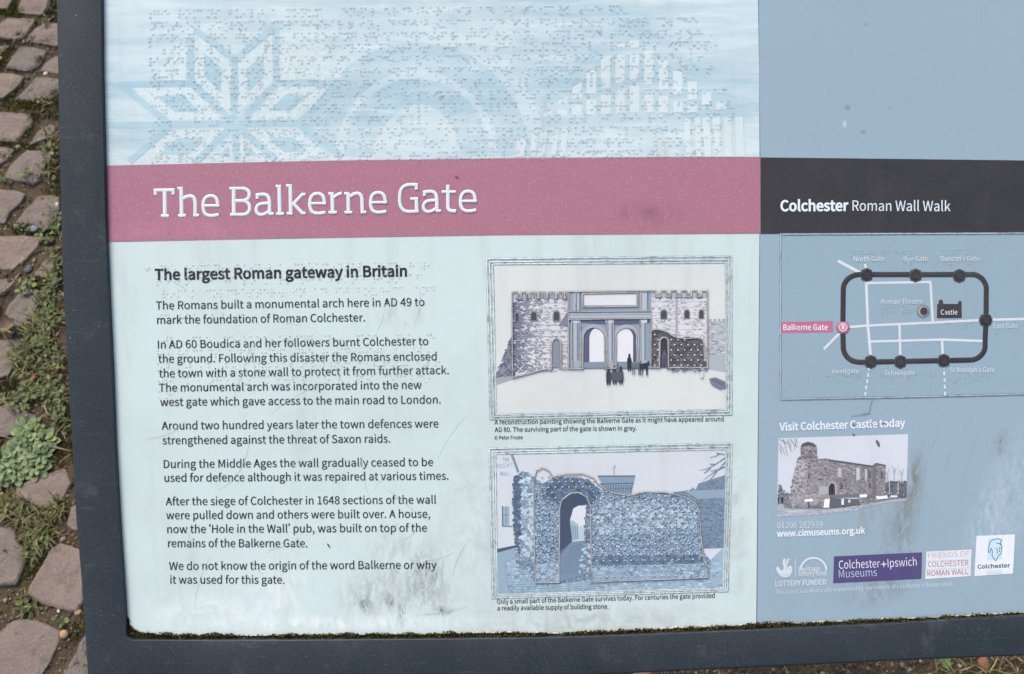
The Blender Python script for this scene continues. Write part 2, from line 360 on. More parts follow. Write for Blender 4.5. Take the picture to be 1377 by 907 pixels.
def sheet_material(name, base, spots=(), grain=.10, light_grain=0.0, streak=None, tiles=None, rough=.42, spec=.28, ink=False, dirt=(118, 112, 100)):
    """printed laminate: fine halftone grain, blotches of handling dirt, tiny specks, scratches, smears, pale spots of painted sheen"""
    t = NT(name)
    if ink:
        q = t.n('ShaderNodeVertexColor', layer_name='ink'); c = q.outputs[0]
    else: c = lin(base)
    if streak:                                   # watercolour-like streaks that are part of the printed picture
        a = t.noise(13, 7, .68, stretch=(.42, 3.6, 1), dist=.5)
        b = t.noise(55, 5, .6, stretch=(.4, 3.5, 1), off=(3, 1, 0), dist=.4)
        d = t.noise(6.5, 3, .5, off=(5, 2, 0), stretch=(.8, 1.4, 1))
        f = t.math('ADD', t.math('MULTIPLY', a, .5), t.math('ADD', t.math('MULTIPLY', b, .25), t.math('MULTIPLY', d, .4)))
        c = t.mix(t.ramp(f, .46, .65), c, lin(streak))
        c = t.mix(t.math('MULTIPLY', t.ramp(b, .6, .72), .35), c, lin(shade(streak, 1.06)))
    if tiles:                                    # little mosaic cubes drawn in the print
        tv = t.vor(300, 'DISTANCE_TO_EDGE'); c = t.mix(t.ramp(tv.outputs['Distance'], .03, .14, .5, 0), c, lin(tiles))
    g = t.noise(1500, 2, .7)
    c = t.mix(t.ramp(g, .3, .7, grain, 0), c, lin((60, 62, 66)))
    if light_grain:
        g2 = t.noise(1150, 2, .8, off=(2, 7, 1))
        c = t.mix(t.ramp(g2, .56, .74, 0, light_grain), c, lin((236, 226, 230)))
    big = t.noise(9, 5, .65, off=(1, 4, 2))
    c = t.mix(t.ramp(big, .45, .8, 0, .16), c, lin(dirt))
    vert = t.noise(40, 4, .6, stretch=(1.6, .22, 1), off=(9, 2, 4))
    c = t.mix(t.ramp(vert, .52, .8, 0, .14), c, lin(dirt))
    sp = t.vor(210); gate = t.noise(22, 2, .5, off=(8, 8, 0))
    dots = t.math('MULTIPLY', t.ramp(sp.outputs['Distance'], .03, .10, 1, 0), t.ramp(gate, .52, .62, 0, .6))
    c = t.mix(dots, c, lin((70, 68, 66)))
    sp2 = t.vor(520)
    dots2 = t.math('MULTIPLY', t.ramp(sp2.outputs['Distance'], .04, .12, 1, 0), t.ramp(t.noise(35, 2, .5, off=(3, 8, 5)), .55, .66, 0, .45))
    c = t.mix(dots2, c, lin((86, 84, 82)))
    for (px, py, rx, ry, deg, k, col, sc) in spots:
        m = t.spot(px, py, rx, ry, deg)
        fine = t.noise(sc, 6, .72, stretch=(1.4, .55, 1) if sc > 80 else None, off=(px * .01, py * .01, 0), dist=.8)
        m = t.math('MULTIPLY', m, t.ramp(fine, .41, .66, 0, k))
        c = t.mix(m, c, lin(col))
    r_ = t.ramp(t.noise(60, 4, .6), .3, .7, rough - .08, rough + .14)
    t.bump(t.noise(700, 3, .6), .12, .0004)
    return t.out(c, r_, spec)

GREY = (112, 102, 92)
M = {}
M['white'] = sheet_material('printed_sheet', (191, 207, 204), grain=.07, spots=[
    (500, 800, 62, 42, 10, .5, GREY, 150), (570, 795, 52, 40, -20, .6, GREY, 170), (545, 755, 90, 60, 0, .3, GREY, 120), (575, 770, 26, 44, 20, .6, (80, 70, 62), 260),
    (490, 812, 10, 20, 20, 1, (74, 62, 54), 300), (524, 808, 9, 17, 15, .9, (86, 74, 66), 300), (540, 822, 8, 26, 0, .8, (86, 76, 68), 300), (596, 822, 16, 10, 0, .9, (80, 70, 64), 300),
    (540, 425, 40, 22, 0, .5, (150, 146, 144), 90), (640, 700, 60, 180, 0, .35, (150, 150, 146), 60), (800, 838, 230, 34, 0, .6, (150, 148, 142), 60),
    (300, 820, 160, 36, 0, .35, (236, 240, 240), 60), (380, 800, 60, 50, 40, .3, (240, 244, 244), 90), (990, 700, 26, 160, 0, .45, (150, 152, 150), 60),  # the two pale lower left spots are sky reflection painted into the colour
    (450, 838, 320, 14, 0, .5, (236, 236, 232), 100)])
M['art'] = sheet_material('printed_sky', (156, 185, 195), streak=(198, 214, 215), grain=.09, spots=[(600, 60, 260, 50, 0, .25, (222, 220, 214), 30)])
M['art_tile'] = sheet_material('printed_mosaic', (196, 212, 213), streak=(204, 217, 217), grain=.10, tiles=(172, 198, 206))
M['art_light'] = sheet_material('printed_light_shape', (191, 209, 211), streak=(203, 216, 216), grain=.10)
M['art_faint'] = sheet_material('printed_faint_shape', (174, 198, 205), streak=(200, 215, 215), grain=.10)
M['art_dim'] = sheet_material('printed_dim_shape', (156, 185, 195), streak=(187, 207, 210), grain=.10)  # slightly deeper print tone for the arch rings and pediment
M['art_dark'] = sheet_material('printed_dark_shape', (154, 185, 195), streak=(172, 199, 206), grain=.09)
M['pink'] = sheet_material('printed_pink', (161, 108, 124), grain=.16, light_grain=.26, spots=[(870, 290, 60, 22, 0, .5, (110, 76, 84), 120), (860, 235, 120, 30, 0, .25, (150, 110, 124), 60), (250, 310, 160, 20, 0, .3, (196, 140, 158), 60)], dirt=(150, 112, 122))
M['dark'] = sheet_material('printed_black', (50, 50, 52), grain=.10, light_grain=.05, dirt=(84, 82, 84))
M['blue'] = sheet_material('printed_blue', (142, 165, 177), grain=.16, light_grain=.20, dirt=(132, 142, 146), spots=[
    (1226, 650, 22, 58, -14, .9, (112, 106, 90), 140), (1218, 690, 20, 60, -18, .6, (110, 104, 90), 170), (1196, 770, 34, 50, -10, .45, (110, 106, 96), 150), (1212, 715, 30, 80, -14, .6, (112, 108, 96), 160), (1180, 790, 70, 34, 15, .55, (116, 112, 104), 130), (1170, 690, 40, 90, -20, .35, (124, 122, 112), 120),
    (1345, 598, 15, 24, -20, .75, (112, 106, 94), 150), (1330, 700, 36, 110, -15, .4, (196, 208, 218), 150), (1365, 660, 40, 130, -15, .35, (190, 202, 212), 150), (1140, 145, 5, 5, 0, .8, (100, 108, 114), 40), (1197, 145, 5, 4, 0, 1, (80, 90, 96), 40),
    (1161, 178, 5, 4, 0, 1, (92, 102, 108), 40), (1136, 166, 4, 7, 0, 1, (196, 208, 210), 40), (1165, 33, 4, 3, 0, 1, (92, 102, 108), 40), (1112, 88, 6, 7, 30, .8, (112, 124, 130), 40), (1069, 168, 4, 4, 0, .9, (104, 116, 124), 40),
    (1300, 834, 130, 9, 2, 1, (58, 54, 54), 260), (1200, 838, 230, 10, 3, .7, (84, 76, 78), 160)])
M['ink'] = sheet_material('printing_ink', (0, 0, 0), ink=True, grain=.10, light_grain=.06)
M['letter'] = sheet_material('lettering_ink', (0, 0, 0), ink=True, grain=.02, light_grain=.05)
def raised_material(name):
    t = NT(name); q = t.n('ShaderNodeVertexColor', layer_name='ink')
    f = t.ramp(t.noise(130, 5, .7), .5, .68, 0, .75)
    c = t.mix(f, q.outputs[0], lin((104, 98, 92)))
    t.bump(t.noise(900, 3, .6), .15, .0003)
    return t.out(c, .3, .45)
M['raised'] = raised_material('raised_resin')
def groove_material():
    t = NT('grimy_line'); q = t.n('ShaderNodeVertexColor', layer_name='ink')
    f = t.ramp(t.noise(240, 5, .7), .44, .62, 0, .9)
    return t.out(t.mix(f, q.outputs[0], lin((98, 86, 78))), .6, .2)
M['groove'] = groove_material()
t = NT('braille_resin'); q = t.n('ShaderNodeVertexColor', layer_name='ink')
M['braille'] = t.out(q.outputs[0], .25, .5); t.b.inputs['Alpha'].default_value = .22      # clear resin
t = NT('grime_and_shade_ring'); q = t.n('ShaderNodeVertexColor', layer_name='ink')
M['grime_shade'] = t.out(q.outputs[0], .7, .1); t.put(t.b.inputs['Alpha'], t.ramp(t.noise(150, 3, .6), .35, .65, .06, .42))  # dirt ring whose colour also paints the shaded lower side of the dots

def frame_material():
    t = NT('powder_coated_steel')
    c = t.mix(t.ramp(t.noise(12, 4, .6), .35, .7), lin((33, 41, 46)), lin((42, 49, 53)))
    c = t.mix(t.ramp(t.noise(30, 5, .7, stretch=(2, .5, 1), off=(4, 0, 2)), .56, .74, 0, .45), c, lin((40, 45, 52)))
    c = t.mix(t.ramp(t.noise(1300, 2, .7), .5, .75, 0, .18), c, lin((128, 134, 142)))
    c = t.mix(t.ramp(t.noise(26, 7, .78, off=(6, 6, 1), dist=.6), .55, .75, 0, .28), c, lin((104, 108, 112)))
    c = t.mix(t.ramp(t.noise(90, 6, .8, stretch=(.25, 2.2, 1), off=(2, 8, 3)), .6, .75, 0, .35), c, lin((112, 116, 120)))
    dz = t.vor(420); c = t.mix(t.math('MULTIPLY', t.ramp(dz.outputs['Distance'], .05, .14, 1, 0), t.ramp(t.noise(18, 3, .6, off=(9, 1, 0)), .5, .62, 0, .6)), c, lin((140, 142, 142)))
    sp = t.vor(150); gate = t.noise(40, 2, .5, off=(1, 5, 0))
    c = t.mix(t.math('MULTIPLY', t.ramp(sp.outputs['Distance'], .03, .08, 1, 0), t.ramp(gate, .5, .6, 0, .8)), c, lin((150, 154, 158)))
    t.bump(t.noise(1000, 3, .6), .22, .0004)
    return t.out(c, t.ramp(t.noise(45, 5, .65), .3, .7, .38, .54), .34)
M['frame'] = frame_material()
t = NT('backing_board'); M['backing'] = t.out(lin((26, 26, 24)), .9, .1)
t = NT('worn_core')
M['core'] = t.out(t.mix(t.ramp(t.noise(260, 4, .7), .4, .62), lin((226, 226, 220)), lin((150, 140, 126))), .8, .1)

def stone_material():
    t = NT('weathered_stone'); oi = t.n('ShaderNodeObjectInfo')
    big = t.noise(24, 5, .65); fine = t.noise(520, 5, .75); mid = t.noise(90, 4, .6, off=(5, 1, 1))
    c = t.mix(t.ramp(big, .35, .7), lin((126, 111, 104)), lin((137, 124, 116)))
    c = t.mix(t.math('MULTIPLY', oi.outputs['Random'], .85), c, lin((112, 107, 103)))
    c = t.mix(t.ramp(fine, .4, .6, .5, 0), c, lin((78, 71, 64)))
    c = t.mix(t.ramp(fine, .54, .7, 0, .5), c, lin((158, 150, 142)))
    c = t.mix(t.ramp(mid, .62, .78, 0, .4), c, lin((92, 85, 74)))
    ms = t.noise(32, 5, .65, off=(2, 9, 4))
    c = t.mix(t.ramp(ms, .6, .72, 0, .6), c, lin((82, 82, 68)))
    h = t.math('ADD', t.math('MULTIPLY', mid, .6), t.math('MULTIPLY', fine, .5))
    t.bump(h, .8, .003)
    return t.out(c, .92, .15)
M['stone'] = stone_material()
def soil_material():
    t = NT('damp_soil')
    a = t.noise(18, 6, .7); b = t.noise(220, 5, .8, off=(3, 3, 0)); mo = t.noise(30, 5, .65, off=(7, 1, 0))
    c = t.mix(t.ramp(a, .35, .7), lin((82, 72, 58)), lin((104, 93, 78)))
    c = t.mix(t.ramp(b, .35, .6, .7, 0), c, lin((46, 40, 31)))
    c = t.mix(t.ramp(b, .6, .78, 0, .55), c, lin((134, 123, 104)))
    c = t.mix(t.ramp(mo, .52, .68, 0, .6), c, lin((78, 77, 45)))
    t.bump(b, .9, .006)
    return t.out(c, .95, .1)
M['soil'] = soil_material()
def coloured(name, rough=.7, spec=.3, grain=(300, .35), trans=0.0, bumpk=.4):
    t = NT(name); q = t.n('ShaderNodeVertexColor', layer_name='ink')
    c = t.mix(t.ramp(t.noise(grain[0], 4, .7), .35, .65, grain[1], 0), q.outputs[0], lin((40, 36, 26)))
    t.bump(t.noise(grain[0] * .8, 3, .6), bumpk, .002)
    return t.out(c, rough, spec)
M['pebble'] = coloured('pebbles', .75, .25)
M['leaf'] = coloured('leaves', .5, .35, (220, .25))
M['grass'] = coloured('grass', .55, .3, (400, .2))
M['moss'] = coloured('moss', .9, .1, (600, .4))
M['straw'] = coloured('dry_plant', .8, .15, (300, .4))
M['metal'] = M['frame']
# ------------------------------------------------------------------ the ground
L_EDGE = [(74, -60), (74.5, 0), (80.9, 303), (84.2, 404), (90.2, 505), (95.9, 606), (101.2, 704), (110.3, 804), (116.3, 907), (121, 985)]
B_EDGE = [(121, 985), (250, 931), (460, 927), (700, 917), (860, 907), (1000, 899.8), (1200, 890.4), (1367, 883.6), (1450, 880), (1520, 878)]
def lerp_edge(y):
    for (x0, y0), (x1, y1) in zip(L_EDGE, L_EDGE[1:]):
        if y0 <= y <= y1: return x0 + (x1 - x0) * (y - y0) / (y1 - y0)
    return L_EDGE[-1][0]
def axis(lo, hi, fine, far):
    v = [lo + (hi - lo) * i / fine for i in range(fine + 1)]
    st, k = (hi - lo) / fine, 0
    a, b = lo, hi
    while b < far:
        st *= 1.5; b += st; a -= st; v += [a, b]
    return sorted(v)
g0, g1, g2 = gr(-30, -40), gr(135, 960), gr(1420, 880)
xs = axis(g0.x - .06, g2.x + .1, 400, 60)
ys = axis(g1.y - .12, g0.y + .06, 300, 60)
def soil_h(x, y):
    if abs(x) > 2.5 or abs(y) > 2.5: return 0.0
    p = Vector((x, y, 0))
    return .0035 + .005 * noise.noise(p * 9) + .004 * noise.noise(p * 31) + .0028 * noise.noise(p * 83) + .0022 * noise.noise(p * 210)
mb = MB()
gv = [(x, y, soil_h(x, y)) for y in ys for x in xs]
nx = len(xs)
mb.add(gv, [(j * nx + i, j * nx + i + 1, (j + 1) * nx + i + 1, (j + 1) * nx + i) for j in range(len(ys) - 1) for i in range(nx - 1)], (90, 80, 65))
tag(mb.build('ground', M['soil'], None, True), kind='structure')

# setts traced in the photograph (pixels of three enlarged crops)
A_, B_, C_, D_ = (0, 0, 3.947), (0, 220, 3.947), (0, 440, 3.947), (0, 660, 3.675)
SETTS = [
 ('corner of a reddish sett cut by the upper left corner of the photo', A_, [(-40, -30), (75, -30), (50, 15), (28, 38), (-40, 38)]),
 ('pinkish grey sett at the very top, touching the upper left of the dark frame', A_, [(115, -45), (262, -45), (245, 35), (215, 72), (150, 68), (90, 55)]),
 ('squarish sett in the second row from the top, left edge out of the photo', A_, [(40, 92), (180, 98), (130, 185), (70, 210), (0, 195), (-50, 150), (10, 110)]),
 ('sett in the second row from the top, its right end tucked under the frame', A_, [(240, 115), (350, 120), (350, 245), (240, 230), (130, 215), (180, 150)]),
 ('narrow sliver of a sett at the left border beside bright yellow moss', A_, [(-50, 240), (45, 235), (30, 255), (0, 285), (-50, 300)]),
 ('broad sett with dark scuffs in the third row from the top', A_, [(110, 245), (180, 250), (245, 265), (235, 290), (190, 350), (130, 370), (25, 350), (60, 300)]),
 ('small sett half hidden by the frame just above the single white pebble', A_, [(290, 292), (350, 300), (350, 390), (270, 380), (205, 370), (240, 325)]),
 ('large flat sett at the left border in the fourth row from the top', A_, [(-60, 380), (60, 385), (120, 402), (90, 450), (10, 515), (-60, 520)]),
 ('long rosy sett below the white pebble with soil creeping over its right corner', A_, [(190, 405), (260, 408), (330, 420), (320, 470), (240, 540), (180, 538), (75, 520), (120, 480)]),
 ('plain brownish sett at the left border directly above the small cut sett', A_, [(40, 590), (120, 598), (190, 605), (140, 670), (85, 745), (-60, 735), (-60, 600)]),
 ('small ragged pointed sett nearly buried in soil beside the frame', A_, [(255, 655), (285, 665), (285, 700), (235, 735), (155, 765), (200, 690)]),
 ('tip of a small sett cut by the left border, left of the clean squared sett', A_, [(-50, 770), (30, 778), (70, 790), (30, 840), (-50, 890)]),
 ('clean squared pale sett level with the pink title band', A_, [(140, 795), (210, 800), (270, 815), (250, 870), (215, 900), (205, 950), (170, 972), (90, 955), (15, 940), (60, 862)]),
 ('smooth grey sett at the left border just below the squared pale sett', B_, [(-60, 130), (70, 140), (130, 160), (100, 205), (50, 245), (20, 305), (-60, 320)]),
 ('sett smeared with dark earth beside the frame, above the blue grey pebble', B_, [(200, 170), (260, 163), (300, 175), (310, 230), (280, 300), (240, 345), (170, 320), (80, 305), (130, 240)]),
 ('worn sett with a blackened corner at the left border under the blue grey pebble', B_, [(-60, 385), (110, 378), (215, 392), (190, 440), (130, 510), (60, 560), (-60, 545)]),
 ('small pinkish sett sunk in weeds right of the dark slate chip', B_, [(225, 520), (265, 480), (285, 520), (280, 600), (215, 600), (175, 590)]),
 ('dark mossy sett fragment under the dry straw at the left border', B_, [(-60, 610), (55, 610), (60, 640), (10, 690), (-60, 700)]),
 ('tilted grey sett streaked with moss, above the curled dead leaf', B_, [(120, 655), (180, 655), (235, 690), (200, 740), (160, 800), (110, 865), (40, 850), (0, 830), (45, 740)]),
 ('half mossed sett right below the curled dead leaf', C_, [(-60, 70), (110, 60), (130, 90), (90, 160), (40, 250), (-60, 275)]),
 ('sett almost lost under moss, just above the leafy rosette weed', C_, [(-60, 440), (60, 395), (110, 440), (190, 470), (150, 510), (40, 570), (-60, 590)]),
 ('mottled sett directly below the leafy rosette weed', D_, [(80, -20), (150, -60), (310, -110), (345, -40), (320, 5), (280, 60), (190, 90), (150, 100), (75, 75)]),
 ('large sett at the left border with a dark hole by its right corner', D_, [(-60, 185), (60, 180), (75, 250), (130, 300), (120, 340), (70, 460), (-60, 472)]),
 ('thin corner of a sett showing beside the frame right of the tufted grass', D_, [(345, 80), (380, 60), (410, 200), (350, 190), (325, 165)]),
 ('largest pale sett standing clear against the frame near the lower left corner', D_, [(285, 260), (350, 280), (395, 300), (405, 540), (370, 595), (340, 592), (230, 565), (130, 520), (140, 470), (200, 370), (245, 290)]),
 ('big reddish sett filling the lower left corner of the photo', D_, [(70, 640), (160, 640), (230, 670), (290, 700), (285, 740), (245, 830), (190, 920), (120, 985), (-60, 985), (-60, 735)]),
 ('pale sett at the bottom, mostly hidden under the frame corner', D_, [(430, 690), (450, 985), (290, 985), (310, 890), (370, 800), (385, 750)]),
]
SETT_PX = []
def sett_mesh(name, pts, top=.010, seed=0):
    """pts: ground outline (x, y) round the centre; a stone with a worn, rounded top"""
    n0 = len(pts); out = []
    for i in range(n0):
        p, q = pts[i], pts[(i + 1) % n0]
        k = max(1, int(math.hypot(q[0] - p[0], q[1] - p[1]) / .004))
        out += [(p[0] + (q[0] - p[0]) * j / k, p[1] + (q[1] - p[1]) * j / k) for j in range(k)]
    n = len(out)
    for _ in range(0):
        out = [((out[i - 1][0] + 2 * out[i][0] + out[(i + 1) % n][0]) / 4, (out[i - 1][1] + 2 * out[i][1] + out[(i + 1) % n][1]) / 4) for i in range(n)]
    sv = Vector((seed * 3.7, seed * 1.3, 0))
    rings = [(1.04, -.05), (1.045, -.012), (1.04, .55), (1.022, .82), (.99, .98), (.95, 1.03), (.85, 1.05), (.7, 1.06), (.5, 1.07), (.3, 1.07), (.14, 1.07)]
    v, f = [], []
    for s_, h in rings:
        for (x, y) in out:
            p = Vector((x, y, 0)) + sv
            wob = 1 + .03 * noise.noise(p * 60 + Vector((0, 0, 3))) + .035 * noise.noise(p * 170) + .02 * noise.noise(p * 400)
            z = top * h if h > 0 else h
            if h > .5: z += .0016 * noise.noise(p * s_ * 45) + .0012 * noise.noise(p * s_ * 150) + .0008 * noise.noise(p * s_ * 320) + .003 * noise.noise((p * s_) * 14)
            v.append((x * s_ * wob, y * s_ * wob, z))
    for r_ in range(len(rings) - 1):
        for i in range(n):
            j = (i + 1) % n
            f.append((r_ * n + i, r_ * n + j, (r_ + 1) * n + j, (r_ + 1) * n + i))
    f.append(tuple(range((len(rings) - 1) * n, len(rings) * n)))
    m = MB(); m.add(v, f, (128, 112, 106))
    return m
for i, (lab, (ox, oy, k), pts) in enumerate(SETTS):
    px = [(ox + x / k, oy + y / k) for x, y in pts]
    SETT_PX.append(px)
    g = [gr(x, y, .012) for x, y in px]
    c = sum(g, Vector()) / len(g)
    pl = [(q.x - c.x, q.y - c.y) for q in g]
    if sum(pl[j - 1][0] * pl[j][1] - pl[j][0] * pl[j - 1][1] for j in range(len(pl))) < 0: pl.reverse()
    o = sett_mesh('sett', pl, .0085 + .002 * noise.noise(Vector((i * 1.7, 0, 0))), i).build('stone_sett', M['stone'], None, True)
    o.location = (c.x, c.y, 0)
    tag(o, lab, 'paving stone', 'stone setts laid in the soil beside the board')
# the same paving where the photograph does not look
mb = MB(); xl, xr = gr(-20, -40).x, gr(122, 985).x
seen = [(gr(x, y).x, gr(x, y).y) for x, y in ((-22, -30), (160, -30), (170, 990), (-22, 990))]
seen2 = [(gr(x, y).x, gr(x, y).y) for x, y in ((-30, 985), (-30, 890), (700, 880), (1600, 850), (1600, 1010), (700, 1010))]
for r_ in range(-13, 16):
    for q in range(-14, 15):
        x = q * .142 + (.07 if r_ % 2 else 0) + random.uniform(-.008, .008) - .3 + r_ * .012; y = r_ * .118 + random.uniform(-.006, .006) + .6
        if inside(x, y, seen) or inside(x, y, seen2) or any(inside(x + a, y + b, s_) for a in (-.075, .075) for b in (-.06, .06) for s_ in (seen, seen2)): continue
        if x > .15 and y < -.1: continue
        wx, wy = random.uniform(.052, .06), random.uniform(.04, .047)
        p = [(-wx + .012, -wy), (wx, -wy + random.uniform(-.006, .006)), (wx + .012, wy), (-wx + .02, wy + random.uniform(-.006, .006))]
        sm = sett_mesh('s', p, .011 + random.uniform(-.003, .003), r_ * 40 + q)
        mb.add([(a + x, b + y, c) for a, b, c in sm.v], sm.f, (128, 112, 106))
tag(mb.build('paving', M['stone'], None, True), kind='structure')

# loose stuff between the setts
def in_sett(px, py): return any(inside(px, py, s_) for s_ in SETT_PX)
def joint_points(n, onsett=0.0):
    out = []
    while len(out) < n:
        y = random.uniform(-25, 940); x = random.uniform(-14, lerp_edge(y) + 14)
        if in_sett(x, y) and random.random() > onsett: continue
        out.append((x, y))
    return out
def bottom_points(n):
    out = []
    while len(out) < n:
        x, y = random.uniform(640, 1480), random.uniform(872, 935)
        out.append((x, y))
    return out
ICO_V, ICO_F = [], []
def ico():
    t_ = (1 + 5 ** .5) / 2
    v = [Vector(p).normalized() for p in ((-1, t_, 0), (1, t_, 0), (-1, -t_, 0), (1, -t_, 0), (0, -1, t_), (0, 1, t_), (0, -1, -t_), (0, 1, -t_), (t_, 0, -1), (t_, 0, 1), (-t_, 0, -1), (-t_, 0, 1))]
    f = [(0, 11, 5), (0, 5, 1), (0, 1, 7), (0, 7, 10), (0, 10, 11), (1, 5, 9), (5, 11, 4), (11, 10, 2), (10, 7, 6), (7, 1, 8), (3, 9, 4), (3, 4, 2), (3, 2, 6), (3, 6, 8), (3, 8, 9), (4, 9, 5), (2, 4, 11), (6, 2, 10), (8, 6, 7), (9, 8, 1)]
    cache, nf = {}, []
    def mid(a, b):
        k = (min(a, b), max(a, b))
        if k not in cache: v.append(((v[a] + v[b]) / 2).normalized()); cache[k] = len(v) - 1
        return cache[k]
    for a, b, c in f:
        x, y, z = mid(a, b), mid(b, c), mid(c, a); nf += [(a, x, z), (b, y, x), (c, z, y), (x, y, z)]
    return v, nf
ICO_V, ICO_F = ico()
def pebble(mb, p, r, col, flat=.7):
    sd_ = Vector((random.random() * 50, random.random() * 50, 0)); a = random.uniform(0, 6.28); e = random.uniform(.65, 1)
    v = []
    for q in ICO_V:
        k = r * (1 + .28 * noise.noise(q * 1.3 + sd_) + .1 * noise.noise(q * 3 + sd_))
        x, y = q.x * k, q.y * k * e
        v.append((p[0] + x * math.cos(a) - y * math.sin(a), p[1] + x * math.sin(a) + y * math.cos(a), p[2] + q.z * k * flat))
    mb.add(v, ICO_F, col)
PEB = [(140, 124, 106), (120, 104, 90), (104, 94, 86), (150, 130, 108), (92, 84, 78), (166, 152, 136), (128, 100, 82), (110, 108, 104), (76, 66, 56), (84, 70, 58)]
mb = MB()
for (x, y) in joint_points(900) + bottom_points(500):
    q = gr(x, y); r_ = min(.008, random.uniform(.0012, .0022) * (1 + 2.2 * random.random() ** 6))
    pebble(mb, (q.x, q.y, soil_h(q.x, q.y) + r_ * .3), r_, shade(random.choice(PEB), random.uniform(.75, 1.1)))
for (x, y) in joint_points(900) + bottom_points(900):          # crumbs of soil
    q = gr(x, y); pebble(mb, (q.x, q.y, soil_h(q.x, q.y)), random.uniform(.0012, .004), shade((96, 82, 66), random.uniform(.6, 1.3)), .8)
tag(mb.build('gravel', M['pebble'], None, True), kind='stuff')

# moss in the joints
mb = MB()
def tuft(mb, p, r, n, cols, h, lean=.9):
    for _ in range(n):
        a, d = random.uniform(0, 6.28), r * random.random() ** .6
        x, y = p[0] + d * math.cos(a), p[1] + d * math.sin(a)
        b = random.uniform(0, 6.28); wd = random.uniform(.0005, .0011); l = h * random.uniform(.5, 1.2); t_ = random.uniform(-lean, lean) * l; t2 = random.uniform(-lean, lean) * l
        c, s_ = math.cos(b) * wd, math.sin(b) * wd; z = p[2] - .001
        mb.add([(x - c, y - s_, z), (x + c, y + s_, z), (x + c * .8 + t_ * .5, y + s_ * .8 + t2 * .5, z + l * .6), (x + t_, y + t2, z + l)], [(0, 1, 2, 3)], shade(random.choice(cols), random.uniform(.7, 1.25)))
MOSS = [(86, 92, 34), (104, 104, 40), (70, 74, 34), (62, 66, 32), (92, 86, 44)]
GREEN = [(72, 88, 44), (62, 80, 42), (84, 98, 52), (56, 72, 40), (96, 100, 58)]
for (x, y) in joint_points(4200, .06):
    q = gr(x, y)
    if noise.noise(Vector((q.x * 11, q.y * 11, 5))) < (-.02 if y < 230 else .12): continue
    tuft(mb, (q.x, q.y, soil_h(q.x, q.y) + .002), .007, 9, MOSS, .006)
for (x, y, r_, n) in ((12, 18, 20, 60), (40, 10, 14, 40), (8, 76, 16, 60), (44, 36, 12, 30), (10, 126, 10, 40), (40, 140, 12, 40), (4, 190, 10, 40), (52, 82, 8, 30), (64, 60, 8, 20)):
    for _ in range(n):
        a, d = random.uniform(0, 6.28), r_ * random.random() ** .5
        px_, py_ = x + d * math.cos(a), y + d * math.sin(a) * .6
        if in_sett(px_, py_): continue
        q = gr(px_, py_); tuft(mb, (q.x, q.y, soil_h(q.x, q.y) + .002), .006, 9, [(110, 112, 34), (92, 98, 32), (124, 116, 46)], .006)
tag(mb.build('moss', M['moss'], None), kind='stuff')

# grass and small creeping leaves
mb = MB()
def blade(mb, p, l, wd, az, lean, col, seg=4):
    ca, sa = math.cos(az), math.sin(az); v = []
    for i in range(seg + 1):
        t_ = i / seg; ang = lean * t_; d = l * t_ * math.sin(ang * .8); z = l * t_ * math.cos(ang * .8); wi = wd * (1 - t_ ** 2) * .5 + .0001
        x, y = p[0] + d * ca, p[1] + d * sa
        v += [(x - sa * wi, y + ca * wi, p[2] + z), (x + sa * wi, y - ca * wi, p[2] + z)]
    mb.add(v, [(2 * i, 2 * i + 1, 2 * i + 3, 2 * i + 2) for i in range(seg)], col)
def leaflet(mb, p, l, wd, az, tilt, col):
    ca, sa, ct, st = math.cos(az), math.sin(az), math.cos(tilt), math.sin(tilt)
    prof = [(0, .1), (.2, .55), (.45, .95), (.7, 1.0), (.88, .7), (1.0, .12)]
    v = []
    for t_, k in prof:
        for sd_, dz in ((-1, .16), (0, 0), (1, .16)):
            u, w_, h = l * t_, sd_ * k * wd / 2, dz * k * wd
            v.append((p[0] + (u * ct) * ca - w_ * sa, p[1] + (u * ct) * sa + w_ * ca, p[2] + u * st - .35 * l * t_ * t_ * st + h))
    f = []
    for i in range(len(prof) - 1):
        for j in (0, 1): f.append((3 * i + j, 3 * i + j + 1, 3 * i + j + 4, 3 * i + j + 3))
    mb.add(v, f, col)
GR_COL = [(88, 99, 50), (78, 90, 46), (100, 107, 56), (70, 82, 42), (114, 114, 68), (134, 122, 84), (104, 92, 62)]
PATCH = [  # px, py, radius x, radius y, blades, leaflets, length
 (70, 192, 8, 18, 45, 20, .022), (70, 226, 10, 22, 40, 30, .02), (78, 300, 9, 22, 35, 60, .02), (66, 318, 12, 12, 20, 50, .014), (76, 372, 9, 34, 60, 90, .022), (58, 392, 26, 14, 40, 70, .016),
 (70, 430, 16, 24, 90, 130, .024), (52, 450, 24, 22, 130, 90, .026), (36, 484, 20, 22, 130, 60, .026), (72, 478, 18, 24, 70, 120, .02), (60, 522, 30, 20, 70, 190, .018), (78, 548, 14, 22, 50, 110, .018),
 (30, 548, 16, 16, 30, 60, .014), (8, 538, 12, 10, 30, 20, .016), (84, 575, 9, 16, 40, 10, .02), (30, 690, 32, 16, 190, 30, .024), (58, 716, 20, 22, 150, 30, .022), (82, 680, 12, 14, 60, 10, .02), (48, 745, 12, 12, 70, 10, .018),
 (8, 678, 12, 16, 60, 10, .022), (40, 815, 14, 13, 80, 20, .016), (86, 836, 8, 6, 12, 12, .012), (30, 310, 12, 6, 20, 26, .012), (10, 245, 10, 6, 12, 16, .012), (44, 244, 12, 8, 18, 26, .012), (66, 30, 8, 8, 14, 16, .01), (62, 140, 8, 8, 16, 12, .014)]
